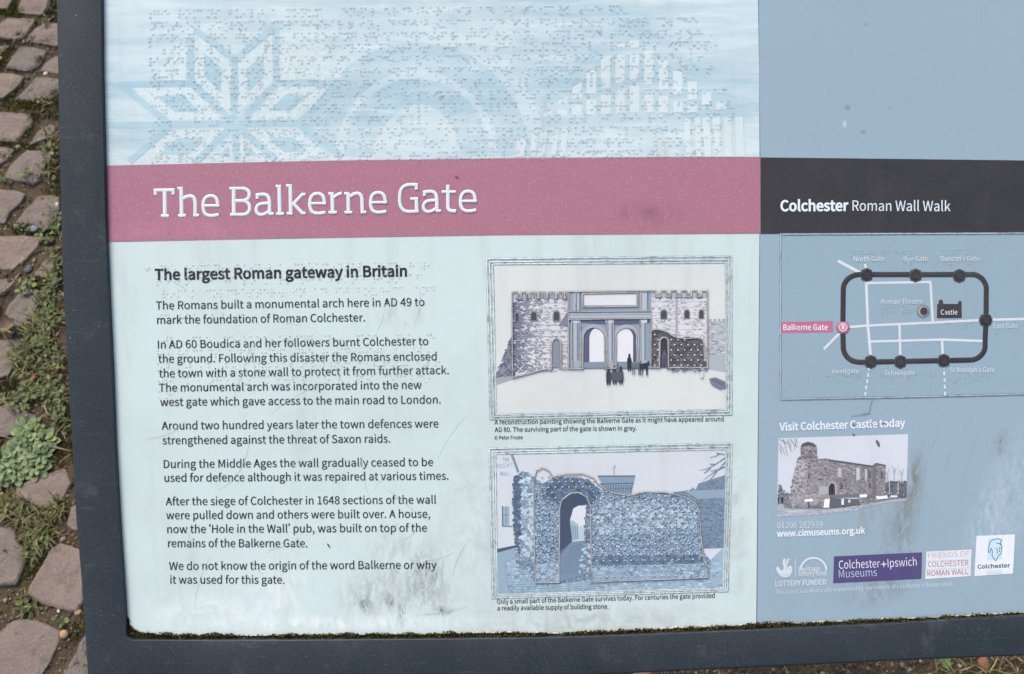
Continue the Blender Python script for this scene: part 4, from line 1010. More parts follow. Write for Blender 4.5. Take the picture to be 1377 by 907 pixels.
# ------------------------------------------------------------------ drawing of the gate
INK = (70, 74, 92)
px = PX(640, 330, 3.358, 1e-4); px.step = 1e-5
PAPER = (202, 208, 204)
px.poly([(80, 88), (1128, 80), (1131, 742), (91, 765)], PAPER)
G = part(px, 'gate_drawing', M['ink'])
px = PX(640, 330, 3.358, 1.5e-4); px.step = 6e-6
STN = [(172, 172, 180), (150, 152, 166), (188, 186, 190), (160, 160, 172), (200, 198, 200)]
# distant wall, slopes, foreground
px.poly([(1046, 345), (1130, 340), (1130, 500), (1046, 500)], (196, 198, 204)); px.flecks([(1046, 350), (1128, 345), (1128, 495), (1046, 498)], 120, STN, 5, 3)
px.poly([(1046, 500), (1128, 492), (1130, 575), (1046, 560)], (184, 188, 196))
for k in range(4): px.rect(1052 + k * 20, 333, 1064 + k * 20, 347, (170, 174, 186))
px.poly([(80, 590), (120, 540), (150, 430), (168, 400), (170, 600), (82, 632)], (120, 126, 152)); px.flecks([(84, 600), (150, 440), (166, 420), (168, 596), (90, 626)], 160, [(96, 102, 130), (140, 146, 168)], 8, 1.6)
px.poly([(82, 600), (170, 590), (300, 558), (330, 565), (170, 604), (84, 634)], (164, 176, 178))
# left round tower: stipple darker towards the left, where the drawing itself is hatched
TL = [(165, 235), (165, 600), (250, 580), (300, 558), (420, 558), (420, 235)]
px.poly(TL, (204, 203, 206))
for (xa, xb, n_, c_) in ((165, 200, 420, (104, 108, 140)), (190, 240, 330, (124, 128, 156)), (230, 300, 240, (152, 154, 172)), (290, 415, 230, (172, 172, 182))):
    px.flecks([(xa, 244), (xb, 244), (xb, 560), (xa, 594 if xa < 180 else 580)], n_, [c_, shade(c_, 1.12), shade(c_, .9)], 5, 2.6, spread=.12)
for y in range(262, 560, 25): px.stroke([(168, y + 8), (230, y + 4), (320, y), (416, y - 2)], 1.6, (160, 160, 174))
# right tower
TR = [(790, 235), (1042, 232), (1042, 548), (790, 550)]
px.poly(TR, (206, 205, 207)); px.flecks(TR, 420, [(178, 178, 186), (166, 166, 178), (192, 190, 194)], 5, 2.6, spread=.1)
for y in range(255, 420, 25): px.stroke([(794, y), (900, y + 2), (1038, y)], 1.6, (164, 164, 176))
px.poly([(900, 240), (912, 240), (912, 410), (900, 410)], (176, 176, 188))
# battlements
for k in range(7):
    x = 165 + k * 35.5
    px.rect(x, 212, x + 22, 240, (188, 190, 198)); px.rect(x + 22, 222, x + 35, 240, (150, 154, 172))
for k in range(6):
    x = 795 + k * 43
    px.rect(x, 206, min(x + 27, 1044), 236, (196, 196, 202)); px.rect(x + 27, 216, min(x + 43, 1044), 234, (158, 162, 178))
# windows
for (x0, y0, x1, y1) in ((178, 306, 193, 342), (249, 302, 273, 340), (351, 300, 376, 340), (835, 294, 860, 332), (942, 294, 962, 330), (1008, 294, 1026, 330)):
    m_ = (x0 + x1) / 2; r_ = (x1 - x0) / 2
    px.poly([(x0 - 4, y1 + 3), (x0 - 4, y0 + r_)] + arc(m_, y0 + r_ - 2, r_ + 4, r_ + 4, 180, 360, 8) + [(x1 + 4, y1 + 3)], (160, 140, 136))
    px.poly([(x0, y1), (x0, y0 + r_)] + arc(m_, y0 + r_, r_, r_, 180, 360, 8) + [(x1, y1)], (68, 70, 100))
# triumphal arch
ARC = (146, 164, 186)
px.rect(414, 210, 790, 556, ARC)
px.rect(420, 212, 790, 300, (150, 168, 190))
for x in (440, 745): px.rect(x, 212, x + 34, 296, (190, 200, 212)); px.rect(x + 26, 212, x + 34, 296, (112, 128, 160))
px.poly([(488, 222), (724, 218), (724, 270), (488, 272)], (212, 214, 216)); px.stroke([(482, 216), (730, 213), (730, 276), (482, 278)], 4, (120, 130, 158), closed=True)
px.rect(414, 298, 792, 334, (184, 194, 206)); px.stroke([(414, 300), (792, 297)], 5, (104, 116, 148)); px.stroke([(414, 333), (790, 330)], 6, (96, 106, 142)); px.stroke([(416, 316), (790, 313)], 3, (140, 152, 176))
px.poly([(418, 338), (788, 335), (788, 352), (650, 362), (420, 348)], (88, 98, 138))
px.poly([(372, 362), (414, 300), (418, 365)], (128, 134, 158))
for (x0, x1) in ((440, 462), (590, 618), (742, 766)):
    px.rect(x0, 338, x1, 552, (184, 196, 208)); px.rect(x1 - 7, 338, x1, 552, (122, 138, 168)); px.rect(x0 - 5, 335, x1 + 6, 350, (196, 204, 214)); px.rect(x0 - 6, 520, x1 + 8, 553, (168, 182, 198))
for (x0, x1, y0) in ((484, 580, 372), (632, 724, 372)):
    m_ = (x0 + x1) / 2; r_ = (x1 - x0) / 2
    px.poly([(x0 - 12, 552), (x0 - 12, y0 + r_)] + arc(m_, y0 + r_, r_ + 12, r_ + 14, 180, 360, 16) + [(x1 + 8, 552)], (174, 188, 204))
    px.poly([(x0, 552), (x0, y0 + r_)] + arc(m_, y0 + r_, r_, r_, 180, 360, 16) + [(x1, 552)], (84, 90, 134))
    px.poly([(x0 + 28, 528), (x0 + 28, y0 + r_ - 4)] + arc(m_ + 14, y0 + r_, r_ - 14, r_ - 2, 180, 360, 14) + [(x1, 528)] if x0 < 600 else [(x0 + 2, 526), (x0 + 2, y0 + r_)] + arc(m_ - 6, y0 + r_, r_ - 9, r_ - 2, 180, 360, 14) + [(x1 - 16, 526)], (214, 216, 219))
    px.poly([(x0 + 2, 528), (x1 - 2, 526), (x1 - 2, 552), (x0, 554)], (132, 150, 176))
# side doors
for (x0, x1, y0, c_) in ((342, 384, 424, (140, 144, 168)), (830, 866, 418, (62, 60, 78))):
    m_ = (x0 + x1) / 2; r_ = (x1 - x0) / 2
    if x0 > 800:
        W_ = [(790, 385), (810, 378), (830, 388), (862, 392), (890, 410), (925, 420), (960, 416), (1000, 422), (1024, 432), (1030, 460), (1028, 500), (1042, 530), (1040, 548), (790, 550)]
        px.poly(W_, (104, 97, 104)); px.flecks(W_, 420, [(84, 78, 88), (120, 112, 116), (72, 66, 78)], 7, 1.6)
    px.poly([(x0 - 6, 550), (x0 - 6, y0 + r_)] + arc(m_, y0 + r_, r_ + 6, r_ + 6, 180, 360, 10) + [(x1 + 5, 550)], (196, 192, 192))
    px.poly([(x0, 552), (x0, y0 + r_)] + arc(m_, y0 + r_, r_, r_, 180, 360, 10) + [(x1, 550)], c_)
px.poly([(840, 550), (838, 500), (850, 470), (860, 500), (862, 548)], (98, 96, 112))
tone(px, 0, .40, (.88, .91, .91), 201); ZG = px.z; part(px, 'gate_building', M['ink'], G)
px = PX(640, 330, 3.358, ZG + 2e-5); px.step = 6e-6
D = (58, 60, 82)
for (x, y, s_, c_) in ((598, 586, 1, D), (626, 580, 1.05, (74, 76, 96)), (654, 582, 1, (64, 66, 90)), (692, 524, .95, (50, 50, 64)), (640, 560, .7, (120, 124, 140)), (888, 545, .45, (96, 96, 112)), (850, 520, .6, (90, 88, 106))):   # people
    px.poly([(x - 10 * s_, y + 34 * s_), (x - 11 * s_, y - 8 * s_), (x - 5 * s_, y - 24 * s_), (x + 5 * s_, y - 24 * s_), (x + 11 * s_, y - 6 * s_), (x + 10 * s_, y + 34 * s_)], c_)
    px.poly(arc(x, y - 30 * s_, 5.5 * s_, 7 * s_, 0, 360, 8), shade(c_, .9))
    for u in (-5, 5): px.poly([(x + (u - 3) * s_, y + 30 * s_), (x + (u + 3) * s_, y + 30 * s_), (x + (u + 2) * s_, y + 46 * s_), (x + (u - 3) * s_, y + 46 * s_)], shade(c_, .85))
px.poly([(606, 574), (660, 570), (668, 600), (650, 612), (612, 610)], (96, 98, 116))
for (x, y, c_) in ((722, 545, (120, 122, 140)), (758, 548, (56, 56, 76))):          # pack animals
    px.poly([(x - 22, y - 12), (x + 14, y - 18), (x + 18, y + 8), (x - 20, y + 10)], c_)
    px.poly([(x + 10, y - 16), (x + 22, y - 28), (x + 24, y - 8), (x + 14, y)], c_)
    for u in (-17, -9, 9, 14): px.poly([(x + u, y + 6), (x + u + 4, y + 6), (x + u + 3, y + 40), (x + u, y + 40)], shade(c_, .9))
px.poly([(1052, 602), (1080, 596), (1126, 616), (1128, 640), (1100, 648), (1060, 625)], (136, 142, 160)); px.stroke([(1062, 606), (1120, 634)], 4, (90, 96, 122)); px.stroke([(1075, 602), (1126, 626)], 3, (104, 110, 134))
px.rect(1012, 556, 1026, 598, (196, 196, 200)); px.flecks([(860, 545), (1040, 545), (1045, 570), (870, 568)], 40, [(150, 148, 156), (120, 118, 130)], 7, 2)
tone(px, 0, .3, (.8, .84, .84), 184); ZG = px.z; part(px, 'figures', M['ink'], G)

def ridge_frame(px, gr_, loops):
    for k, lo in enumerate(loops):
        px.stroke(lo, 4.6, (190, 206, 208), z=3e-4 + k * 1e-5, closed=True, h=.00025)
        c = (sum(p[0] for p in lo) / 4, sum(p[1] for p in lo) / 4)
        for e_ in (-4.3, 4.3):
            q = [(p[0] + (e_ if p[0] > c[0] else -e_), p[1] + (e_ if p[1] > c[1] else -e_)) for p in lo]
            gr_.stroke([(q[i][0] + (q[(i + 1) % 4][0] - q[i][0]) * j / 8, q[i][1] + (q[(i + 1) % 4][1] - q[i][1]) * j / 8) for i in range(4) for j in range(8)], 1.7, (182, 198, 200), z=2.7e-4 + k * 1e-5 + (e_ + 5) * 1e-7, closed=True)
px = PX(640, 330, 3.358); gv_ = PX(640, 330, 3.358)
ridge_frame(px, gv_, [[(49, 62), (1153, 51), (1154, 764), (66, 786)], [(62, 76), (1139, 66), (1141, 752), (79, 774)], [(76, 86), (1128, 78), (1131, 744), (90, 766)]])
RC = (178, 184, 184)
def ridge(px, pts, wd=3.2, sm=0, closed=False, dk_=True):
    px.stroke(pts, wd, RC, z=px_z(px), smooth=sm, closed=closed, h=.00022)
    if dk_: gv_.stroke(pts, wd + 3.2, (120, 114, 112), z=px_z(px) - 6e-5, smooth=sm, closed=closed)
_z = [ZG + 8e-5]
def px_z(_): _z[0] += 2e-6; return _z[0]
bl = [(165, 598), (163, 214)]
for k in range(6): x = 165 + k * 40; bl += [(x, 212), (x + 24, 212), (x + 24, 239), (x + 40, 239)]
bl += [(398, 210), (808, 206)]
for k in range(5): x = 812 + k * 46; bl += [(x, 232), (x + 22, 232), (x + 22, 206), (x + 46, 206)]
bl += [(1044, 204), (1043, 552), (866, 552)]
ridge(px, bl); ridge(px, [(165, 598), (300, 560), (340, 560), (342, 450)] + arc(362, 446, 20, 24, 180, 360, 8) + [(384, 556), (482, 557), (484, 420)] + arc(532, 418, 48, 48, 180, 360, 12) + [(582, 556), (632, 555), (634, 420)] + arc(678, 418, 48, 46, 180, 360, 12) + [(724, 420), (728, 520)])
ridge(px, [(418, 556), (416, 212)]); ridge(px, [(414, 300), (792, 297)]); ridge(px, [(414, 335), (792, 331)]); ridge(px, [(790, 330), (788, 550), (828, 551), (830, 440)] + arc(848, 436, 18, 20, 180, 360, 8) + [(868, 548)])
ridge(px, [(482, 218), (728, 214), (728, 276), (482, 280)], closed=True); ridge(px, [(432, 340), (434, 556)]); ridge(px, [(470, 340), (472, 550)]); ridge(px, [(592, 338), (592, 548)]); ridge(px, [(620, 338), (620, 548)]); ridge(px, [(740, 338), (742, 520)]); ridge(px, [(450, 214), (450, 296)]); ridge(px, [(742, 212), (742, 296)])
ridge(px, [(792, 384), (820, 380), (862, 392), (892, 412), (930, 420), (1000, 420), (1026, 436), (1030, 500), (1042, 530)], sm=3)
for j, y in enumerate(range(404, 545, 23)):
    for i in range(9):
        x = 806 + i * 30 + (15 if j % 2 else 0)
        if 822 < x < 874 or x > 1034 or y < 400 + (x - 800) * .16: continue
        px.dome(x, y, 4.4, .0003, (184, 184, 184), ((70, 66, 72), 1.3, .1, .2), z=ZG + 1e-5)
part(px, 'raised_outline', [M['raised'], M['grime_shade']], G, True); part(gv_, 'border_groove', M['groove'], G)
px = PX(640, 330, 3.358, 3e-4)
px.text('A reconstruction painting showing the Balkerne Gate as it might have appeared around', 84, 809, 1118, 794, 20.5, TXT, .012)
px.text('AD 80. The surviving part of the gate is shown in grey.', 85, 843, 726, 836, 20.5, TXT, .012)
px.text('© Peter Froste', 84, 877, 211, 875, 16, TXT, .012)
part(px, 'caption', M['letter'])

# ------------------------------------------------------------------ blue toned photograph of the ruin
px = PX(640, 580, 3.358, 1e-4); px.step = 6e-6
px.poly([(86, 104), (1130, 82), (1118, 712), (95, 740)], (196, 203, 207))
RU = part(px, 'ruin_photograph', M['ink'])
px = PX(640, 580, 3.358, 1.5e-4); px.step = 6e-6
px.poly([(95, 545), (190, 528), (230, 620), (460, 640), (700, 640), (1040, 600), (1117, 525), (1116, 710), (96, 738)], (146, 172, 198))
px.flecks([(100, 560), (180, 540), (180, 610), (640, 690), (1110, 560), (1112, 706), (100, 734)], 320, [(128, 156, 186), (162, 186, 208), (138, 164, 192)], 9, 2.2)
for k in range(9): px.stroke([(108 + k * 4, 640 + k * 11), (330, 632 + k * 11), (560, 648 + k * 9)], 1.5, (118, 146, 178))
for k in range(14): px.stroke([(130 + k * 32, 735), (200 + k * 24, 640)], 1.3, (122, 150, 182))
px.poly([(92, 532), (180, 515), (185, 524), (94, 550)], (78, 92, 130)); px.poly([(94, 550), (185, 524), (190, 560), (130, 600), (150, 735), (96, 738)], (140, 164, 192))
px.stroke([(160, 105), (190, 185)], 9, (130, 150, 180)); px.stroke([(165, 105), (193, 182)], 3, (80, 100, 140))
px.rect(120, 340, 150, 424, (150, 170, 196)); px.stroke([(120, 338), (121, 426)], 5, (80, 100, 140)); px.stroke([(136, 342), (136, 420)], 3, (96, 116, 152)); px.stroke([(120, 380), (150, 378)], 3, (96, 116, 152)); px.stroke([(116, 428), (164, 430)], 4, (110, 130, 160))
HT = (168, 184, 204)
px.text('THE', 120, 136, 150, 136, 18, HT, 0); px.text('HOLE IN T', 94, 166, 164, 160, 18, HT, 0); px.text('WALL', 108, 200, 156, 198, 18, HT, 0)
# background right, water tower, bare branches
px.poly([(890, 275), (992, 264), (1004, 236), (1125, 198), (1119, 526), (1000, 530)], (112, 134, 170)); px.flecks([(900, 285), (1004, 250), (1120, 212), (1116, 520), (1010, 525)], 700, [(100, 122, 158), (122, 144, 178), (108, 130, 164)], 6, 2.2)
px.poly([(940, 270), (1122, 262), (1122, 300), (1000, 305)], (138, 158, 188))
px.poly([(548, 202), (718, 199), (711, 236), (700, 290), (606, 280), (570, 238)], (126, 150, 184)); px.rect(550, 200, 718, 206, (90, 110, 148)); px.stroke([(560, 238), (712, 235)], 5, (88, 108, 148)); px.stroke([(590, 262), (704, 258)], 3, (94, 114, 152))
for k in range(12): px.stroke([(572 + k * 12, 242), (576 + k * 11, 276)], 4, (92, 112, 150))
px.stroke([(622, 198), (624, 152)], 3, (160, 176, 200)); px.stroke([(616, 168), (632, 156)], 3, (160, 176, 200))
for b_ in ([(1124, 120), (1080, 150), (1040, 170), (1008, 176)], [(1124, 160), (1080, 180), (1046, 205), (1024, 222)], [(1100, 100), (1084, 112), (1058, 118)], [(1124, 140), (1096, 172), (1060, 180)], [(1080, 150), (1056, 148)], [(1060, 165), (1030, 190)], [(1120, 105), (1085, 98)], [(1090, 175), (1066, 208), (1050, 224)]):
    px.stroke(b_, [4, 3, 2, 1.4][:len(b_)] if len(b_) > 1 else 2, (104, 126, 160))
# the wall
WL = [(182, 612), (178, 480), (168, 300), (176, 205), (210, 180), (246, 192), (268, 214), (300, 235), (345, 214), (400, 205), (470, 208), (520, 232), (552, 262), (600, 276), (660, 290), (700, 296), (780, 274), (890, 282), (960, 300), (1008, 340), (1014, 500), (1030, 550), (1056, 582), (1040, 606), (860, 630), (700, 642), (620, 640), (540, 660), (372, 684), (270, 684), (230, 622)]
px.poly(WL, (118, 142, 178))
HV = [(86, 110, 152), (104, 128, 168), (136, 158, 188), (156, 174, 198), (176, 190, 208), (74, 98, 142), (120, 144, 180)]
px.flecks(WL, 8500, HV, 5.0, 1.7, jit=.5, spread=.7)
px.flecks([(190, 560), (186, 300), (200, 210), (245, 210), (262, 300), (262, 580)], 420, [(172, 188, 206), (186, 200, 212), (140, 160, 188), (120, 142, 176)], 11, 1.6)
px.flecks([(178, 500), (168, 300), (176, 205), (200, 200), (196, 560)], 200, [(76, 98, 140), (94, 116, 154)], 10, 1.6)
px.flecks([(300, 300), (340, 220), (500, 215), (560, 270), (520, 330), (480, 270), (400, 280), (370, 330)], 330, [(72, 94, 138), (88, 110, 150), (104, 126, 162)], 11, 1.8, ang=.3)
px.flecks([(540, 330), (700, 310), (990, 340), (1000, 440), (540, 470)], 460, [(176, 190, 206), (160, 178, 200), (132, 154, 186)], 10, 1.6, spread=.5)
px.flecks([(520, 600), (520, 560), (1020, 560), (1040, 590), (860, 620), (560, 640)], 300, [(86, 108, 150), (104, 126, 164)], 11, 2)
px.poly([(270, 600), (375, 590), (376, 682), (269, 684)], (140, 164, 194)); px.poly([(522, 610), (1040, 596), (1048, 660), (522, 678)], (136, 160, 192))
px.flecks([(272, 604), (372, 596), (372, 678), (272, 680)], 60, [(120, 146, 180), (154, 176, 202)], 9, 2); px.flecks([(530, 616), (1040, 602), (1044, 655), (530, 672)], 160, [(120, 146, 180), (154, 176, 202)], 9, 2.4)
px.poly([(376, 684), (376, 340), (392, 304), (430, 280), (470, 276), (500, 292), (516, 330), (518, 640), (470, 650)], (88, 106, 148))
px.poly([(380, 540), (380, 345), (394, 310), (432, 286), (468, 282), (492, 296), (505, 325), (460, 336), (436, 348), (424, 400), (432, 498)], (66, 80, 124))
px.poly([(426, 395), (440, 348), (462, 336), (500, 334), (492, 400), (490, 492), (434, 498)], (206, 210, 216))
px.poly([(424, 400), (440, 404), (462, 420), (466, 490), (434, 496)], (158, 176, 200)); px.poly([(466, 425), (480, 432), (492, 440), (490, 490), (466, 492)], (176, 190, 206))
for k in range(4): px.rect(432 + k * 8, 420 + k * 3, 436 + k * 8, 486, (120, 142, 174))
px.poly([(432, 498), (492, 492), (500, 560), (520, 640), (380, 680), (378, 560)], (112, 136, 174))
for k in range(12): px.stroke([(384 + k * 4, 640 - k * 11), (500 - k * 1, 628 - k * 11)], 1.5, (92, 116, 158))
px.flecks([(490, 500), (500, 340), (516, 330), (520, 640), (460, 640)], 130, [(128, 150, 184), (100, 124, 164), (166, 182, 204)], 10, 1.8)
tone(px, 0, .56, (.89, .95, .95), 197, 1.18); ZR = px.z; part(px, 'ruined_wall', M['ink'], RU)
px = PX(640, 580, 3.358); gv_ = PX(640, 580, 3.358); _z[0] = ZR + 8e-5
ridge_frame(px, gv_, [[(62, 79), (1155, 56), (1136, 722), (76, 754)], [(77, 92), (1142, 70), (1127, 714), (88, 746)], [(87, 102), (1130, 81), (1118, 708), (96, 738)]])
ridge(px, [(268, 684), (262, 400), (262, 215), (274, 178), (300, 164), (328, 178), (346, 206), (400, 194), (480, 192), (530, 210), (550, 238), (580, 258), (610, 276), (690, 290), (760, 273), (860, 276), (940, 296), (990, 325), (1008, 352), (1014, 470), (1030, 590), (1050, 612), (1048, 660), (522, 680), (516, 335), (500, 296), (462, 276), (425, 280), (386, 312), (378, 350), (376, 682)], 3.2, closed=True)
WL2 = [(272, 670), (268, 215), (300, 175), (345, 212), (470, 200), (530, 220), (590, 270), (690, 298), (780, 280), (940, 300), (1004, 345), (1010, 470), (1040, 610), (1040, 655), (524, 672), (510, 320), (470, 270), (420, 272), (380, 310), (370, 670)]
for j, y in enumerate(range(182, 675, 24)):
    for i in range(26):
        x = 282 + i * 31 + (15 if j % 2 else 0); yy = y - (x - 280) * .018
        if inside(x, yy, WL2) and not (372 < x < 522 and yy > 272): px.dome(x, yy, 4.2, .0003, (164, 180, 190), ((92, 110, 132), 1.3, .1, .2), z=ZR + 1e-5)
part(px, 'raised_outline', [M['raised'], M['grime_shade']], RU, True); part(gv_, 'border_groove', M['groove'], RU)
px = PX(640, 580, 3.358, 3e-4)
px.text('Only a small part of the Balkerne Gate survives today. For centuries the gate provided', 95, 780, 1078, 752, 20.5, TXT, .012)
px.text('a readily available supply of building stone.', 97, 809, 598, 801, 20.5, TXT, .012)
part(px, 'caption', M['letter'])

# ------------------------------------------------------------------ wall walk map
LW = (200, 207, 210); BK = (52, 52, 54)
px = PX(1017, 300, 3.358, 8e-5)
px.poly([(108, 52), (1480, 46), (1480, 765), (107, 797)], (255,) * 3)
M['map'] = sheet_material('printed_map_blue', (138, 163, 174), grain=.16, light_grain=.20, dirt=(132, 142, 146))
MAP = part(px, 'map', M['map'])
px = PX(1017, 300, 3.358, 1.6e-4); px.step = 1e-5
for st, wd in (([(368, 171), (470, 226)], 13), ([(490, 186), (500, 230)], 10), ([(495, 272), (786, 267), (796, 446)], 11), ([(495, 250), (504, 470), (516, 600)], 12), ([(395, 472), (504, 464), (800, 450), (1030, 438), (1480, 428)], 11), ([(514, 536), (840, 527), (1030, 534)], 11), ([(646, 462), (650, 610)], 11), ([(838, 528), (842, 610)], 11), ([(386, 488), (304, 571)], 12)): px.stroke(st, wd, LW)
for a, b in (((510, 650), (490, 780)), ((846, 640), (852, 780))):
    for k in range(5):
        t0, t1 = k / 4.6, k / 4.6 + .13; px.stroke([(a[0] + (b[0] - a[0]) * t_, a[1] + (b[1] - a[1]) * t_) for t_ in (t0, t1)], 9, LW)
part(px, 'map_road', M['letter'], MAP)
px = PX(1017, 300, 3.358, 3.2e-4)
rt = [(470, 233), (975, 233)] + arc(970, 300, 68, 68, -80, -5, 8) + [(1036, 440), (1032, 540)] + arc(965, 552, 68, 67, 5, 85, 8) + [(965, 619), (470, 629)] + arc(462, 560, 70, 68, 100, 175, 8) + [(390, 470), (392, 310)] + arc(466, 300, 74, 67, 185, 265, 8)
px.stroke(rt, 23, BK, closed=True, h=.00025)
part(px, 'route_line', M['letter'], MAP)
for (x, y) in ((497, 234), (718, 236), (915, 238), (1034, 438), (515, 626), (649, 626), (845, 621)):
    px = PX(1017, 300, 3.358, 3.4e-4); px.dome(x, y, 31, .0005, BK, ((80, 86, 92), 1.04, .02, .04)); px.stroke(arc(x, y, 18, 18, 0, 348, 20), 3, (34, 34, 36), z=8.8e-4, closed=True, h=.0001)
    part(px, 'gate_marker', M['letter'], MAP)
px = PX(1017, 300, 3.358, 3.4e-4); px.dome(390, 472, 31, .0005, (176, 106, 130), ((150, 100, 118), 1.04, .02, .04)); px.stroke(arc(390, 472, 17, 17, 0, 348, 20), 7, (206, 176, 188), z=8.8e-4, closed=True, h=.0001); px.poly([(384, 460), (396, 460), (397, 480), (383, 480)], (214, 196, 204), 9.4e-4)
part(px, 'gate_marker', M['letter'], MAP, label='pink marker where the visitor stands')
px = PX(1017, 300, 3.358, 2.2e-4); px.poly([(109, 448), (345, 443), (346, 493), (110, 497)], (176, 104, 130)); px.text('Balkerne Gate', 122, 484, 322, 483, 25, (224, 226, 230), .01)
part(px, 'name_plate', M['letter'], MAP)
px = PX(1017, 300, 3.358, 3.4e-4); px.dome(752, 399, 27, .0003, (148, 152, 154), None); px.poly(arc(755, 399, 17, 18, 0, 352, 18), BK, 6.8e-4); px.stroke(arc(752, 399, 27, 27, 0, 348, 20), 2.5, (96, 102, 108), z=6.6e-4, closed=True)
part(px, 'theatre_marker', M['letter'], MAP)
px = PX(1017, 300, 3.358, 3.2e-4); px.poly([(816, 366), (823, 366), (823, 352), (831, 346), (841, 350), (843, 366), (911, 366), (911, 356), (918, 351), (926, 356), (927, 429), (815, 430)], BK); px.text('Castle', 832, 414, 907, 414, 22, (224, 228, 232), .0); px.stroke(arc(872, 404, 22, 22, 0, 348, 18), 2, (38, 38, 40), closed=True)
part(px, 'castle_marker', M['letter'], MAP)
px = PX(1017, 300, 3.358, 5e-4)
for t_, x0, y0, x1, y1 in (('North Gate', 439, 173, 577, 172), ('Rye Gate', 664, 173, 773, 172), ('Duncan’s Gate', 832, 172, 1005, 171), ('Roman Theatre', 563, 365, 750, 365), ('East Gate', 1070, 476, 1180, 474), ('Headgate', 341, 681, 462, 680), ('Scheregate', 578, 688, 716, 687), ('St Botolph’s Gate', 873, 674, 1074, 673)):
    px = PX(1017, 300, 3.358, 5e-4); px.text(t_, x0, y0, x1, y1, 21, (202, 212, 218), .005); part(px, 'place_label', M['letter'], MAP)
pass
px = PX(1017, 300, 3.358, 5e-4)
for t_, x, y in (('north gate', 428, 128), ('rye', 664, 128), ('duncans', 832, 122), ('rye gate', 664, 165), ('theatre', 568, 392), ('roman', 568, 376), ('gate', 172, 470), ('castle', 856, 452), ('east', 1074, 488), ('headgat', 314, 680), ('gate', 560, 682), ('schere', 690, 680), ('botolph', 846, 702), ('gate', 960, 680), ('duncan', 846, 165)):
    px = PX(1017, 300, 3.358, 4.2e-4); braille(px, t_, x, y, 0, -.01, 24, 11, 3.0, (190, 204, 214), (104, 120, 134), h=.0003); part(px, 'braille_writing', [M['braille'], M['grime_shade']], MAP, True)
px = PX(1017, 300, 3.358); gv_ = PX(1017, 300, 3.358); _z[0] = 3e-4
for pts in ([(108, 52), (108, 797)], [(107, 797), (700, 786), (1480, 766)], [(108, 52), (1480, 46)], [(108, 52), (1480, 46)]):
    px.stroke(pts, 4, (168, 186, 200), z=px_z(px), h=.0002); gv_.stroke([(x - 3, y - 4) for x, y in pts], 2.5, (124, 140, 154), z=2.4e-4 + px_z(px) * 1e-2); gv_.stroke([(x + 5, y + 5) for x, y in pts], 2.0, (130, 146, 158), z=2.6e-4 + px_z(px) * 1e-2)
part(px, 'raised_outline', M['raised'], MAP, True); part(gv_, 'border_groove', M['groove'], MAP)
px = PX(1017, 300, 3.358, 6e-5); px.poly([(14, 842), (500, 832), (1480, 812), (1480, 830), (500, 850), (14, 862)], (150, 176, 196))
# ------------------------------------------------------------------ castle photograph, contact lines and logos
k3 = (1027, 550, 3.463)
px = PX(*k3, 3e-4); px.text('Visit Colchester Castle today', 74, 102, 657, 82, 35, (212, 220, 224), .045); part(px, 'invitation_lettering', M['letter'])
px = PX(*k3, 1e-4); px.step = 6e-6
px.poly([(68, 137), (672, 118), (665, 420), (580, 428), (440, 452), (62, 470)], (198, 205, 211))
CP = part(px, 'castle_photograph', M['ink'])
px = PX(*k3, 1.6e-4); px.step = 6e-6
px.poly([(62, 440), (300, 452), (660, 405), (662, 430), (560, 440), (430, 470), (300, 490), (63, 503)], (150, 160, 172)); px.flecks([(66, 470), (300, 470), (560, 430), (440, 470), (300, 486), (66, 500)], 90, [(136, 146, 158), (166, 176, 186)], 6, 2.5)
px.poly([(64, 420), (70, 350), (84, 358), (92, 390), (118, 395), (122, 440), (64, 446)], (104, 110, 124)); px.flecks([(68, 350), (90, 370), (118, 395), (120, 440), (66, 440)], 70, [(70, 76, 92), (130, 136, 148)], 6, 1.3); px.rect(66, 412, 72, 436, (40, 44, 58)); px.rect(80, 412, 92, 438, (44, 48, 62))
px.poly([(566, 345), (590, 335), (620, 338), (650, 345), (666, 340), (664, 416), (566, 420)], (86, 94, 108)); px.flecks([(570, 340), (665, 335), (664, 414), (570, 416)], 130, [(62, 70, 86), (110, 118, 130), (80, 88, 102)], 7, 1.3)
for x in (585, 625): px.stroke([(x, 400), (x, 250)], 3, (176, 184, 194))
px.poly([(90, 430), (125, 420), (300, 430), (580, 405), (600, 420), (440, 450), (300, 466), (160, 466), (95, 462)], (120, 120, 124)); px.flecks([(95, 440), (300, 440), (590, 410), (440, 448), (300, 464), (100, 460)], 160, [(98, 98, 104), (140, 138, 138)], 7, 2.4)
BRK = [(108, 100, 108), (128, 120, 124), (148, 140, 142), (92, 86, 98), (160, 152, 152)]
KP = [(128, 446), (122, 400), (140, 300), (152, 268), (155, 232), (172, 222), (246, 222), (252, 232), (300, 234), (300, 430), (250, 446), (170, 450)]
px.poly(KP, (132, 126, 130)); px.flecks(KP, 420, BRK, 6, 1.7, spread=.15); px.flecks([(130, 430), (140, 310), (165, 240), (200, 240), (195, 430)], 110, [(164, 158, 158), (178, 172, 172)], 6, 1.7, spread=.1)
px.poly([(255, 360), (300, 358), (300, 398), (255, 400)], (158, 156, 160)); px.flecks([(130, 405), (296, 400), (296, 432), (250, 444), (165, 448), (132, 444)], 130, [(156, 150, 150), (140, 132, 134)], 7, 2, spread=.1)
px.poly([(172, 222), (170, 180), (176, 164), (243, 168), (248, 190), (246, 224)], (118, 112, 120)); px.flecks([(174, 222), (172, 178), (242, 176), (245, 222)], 60, BRK, 6, 1.7, spread=.1); px.poly([(172, 178), (178, 162), (205, 153), (232, 160), (246, 178), (210, 170)], (74, 74, 92)); px.stroke([(160, 226), (250, 224)], 4, (96, 92, 102))
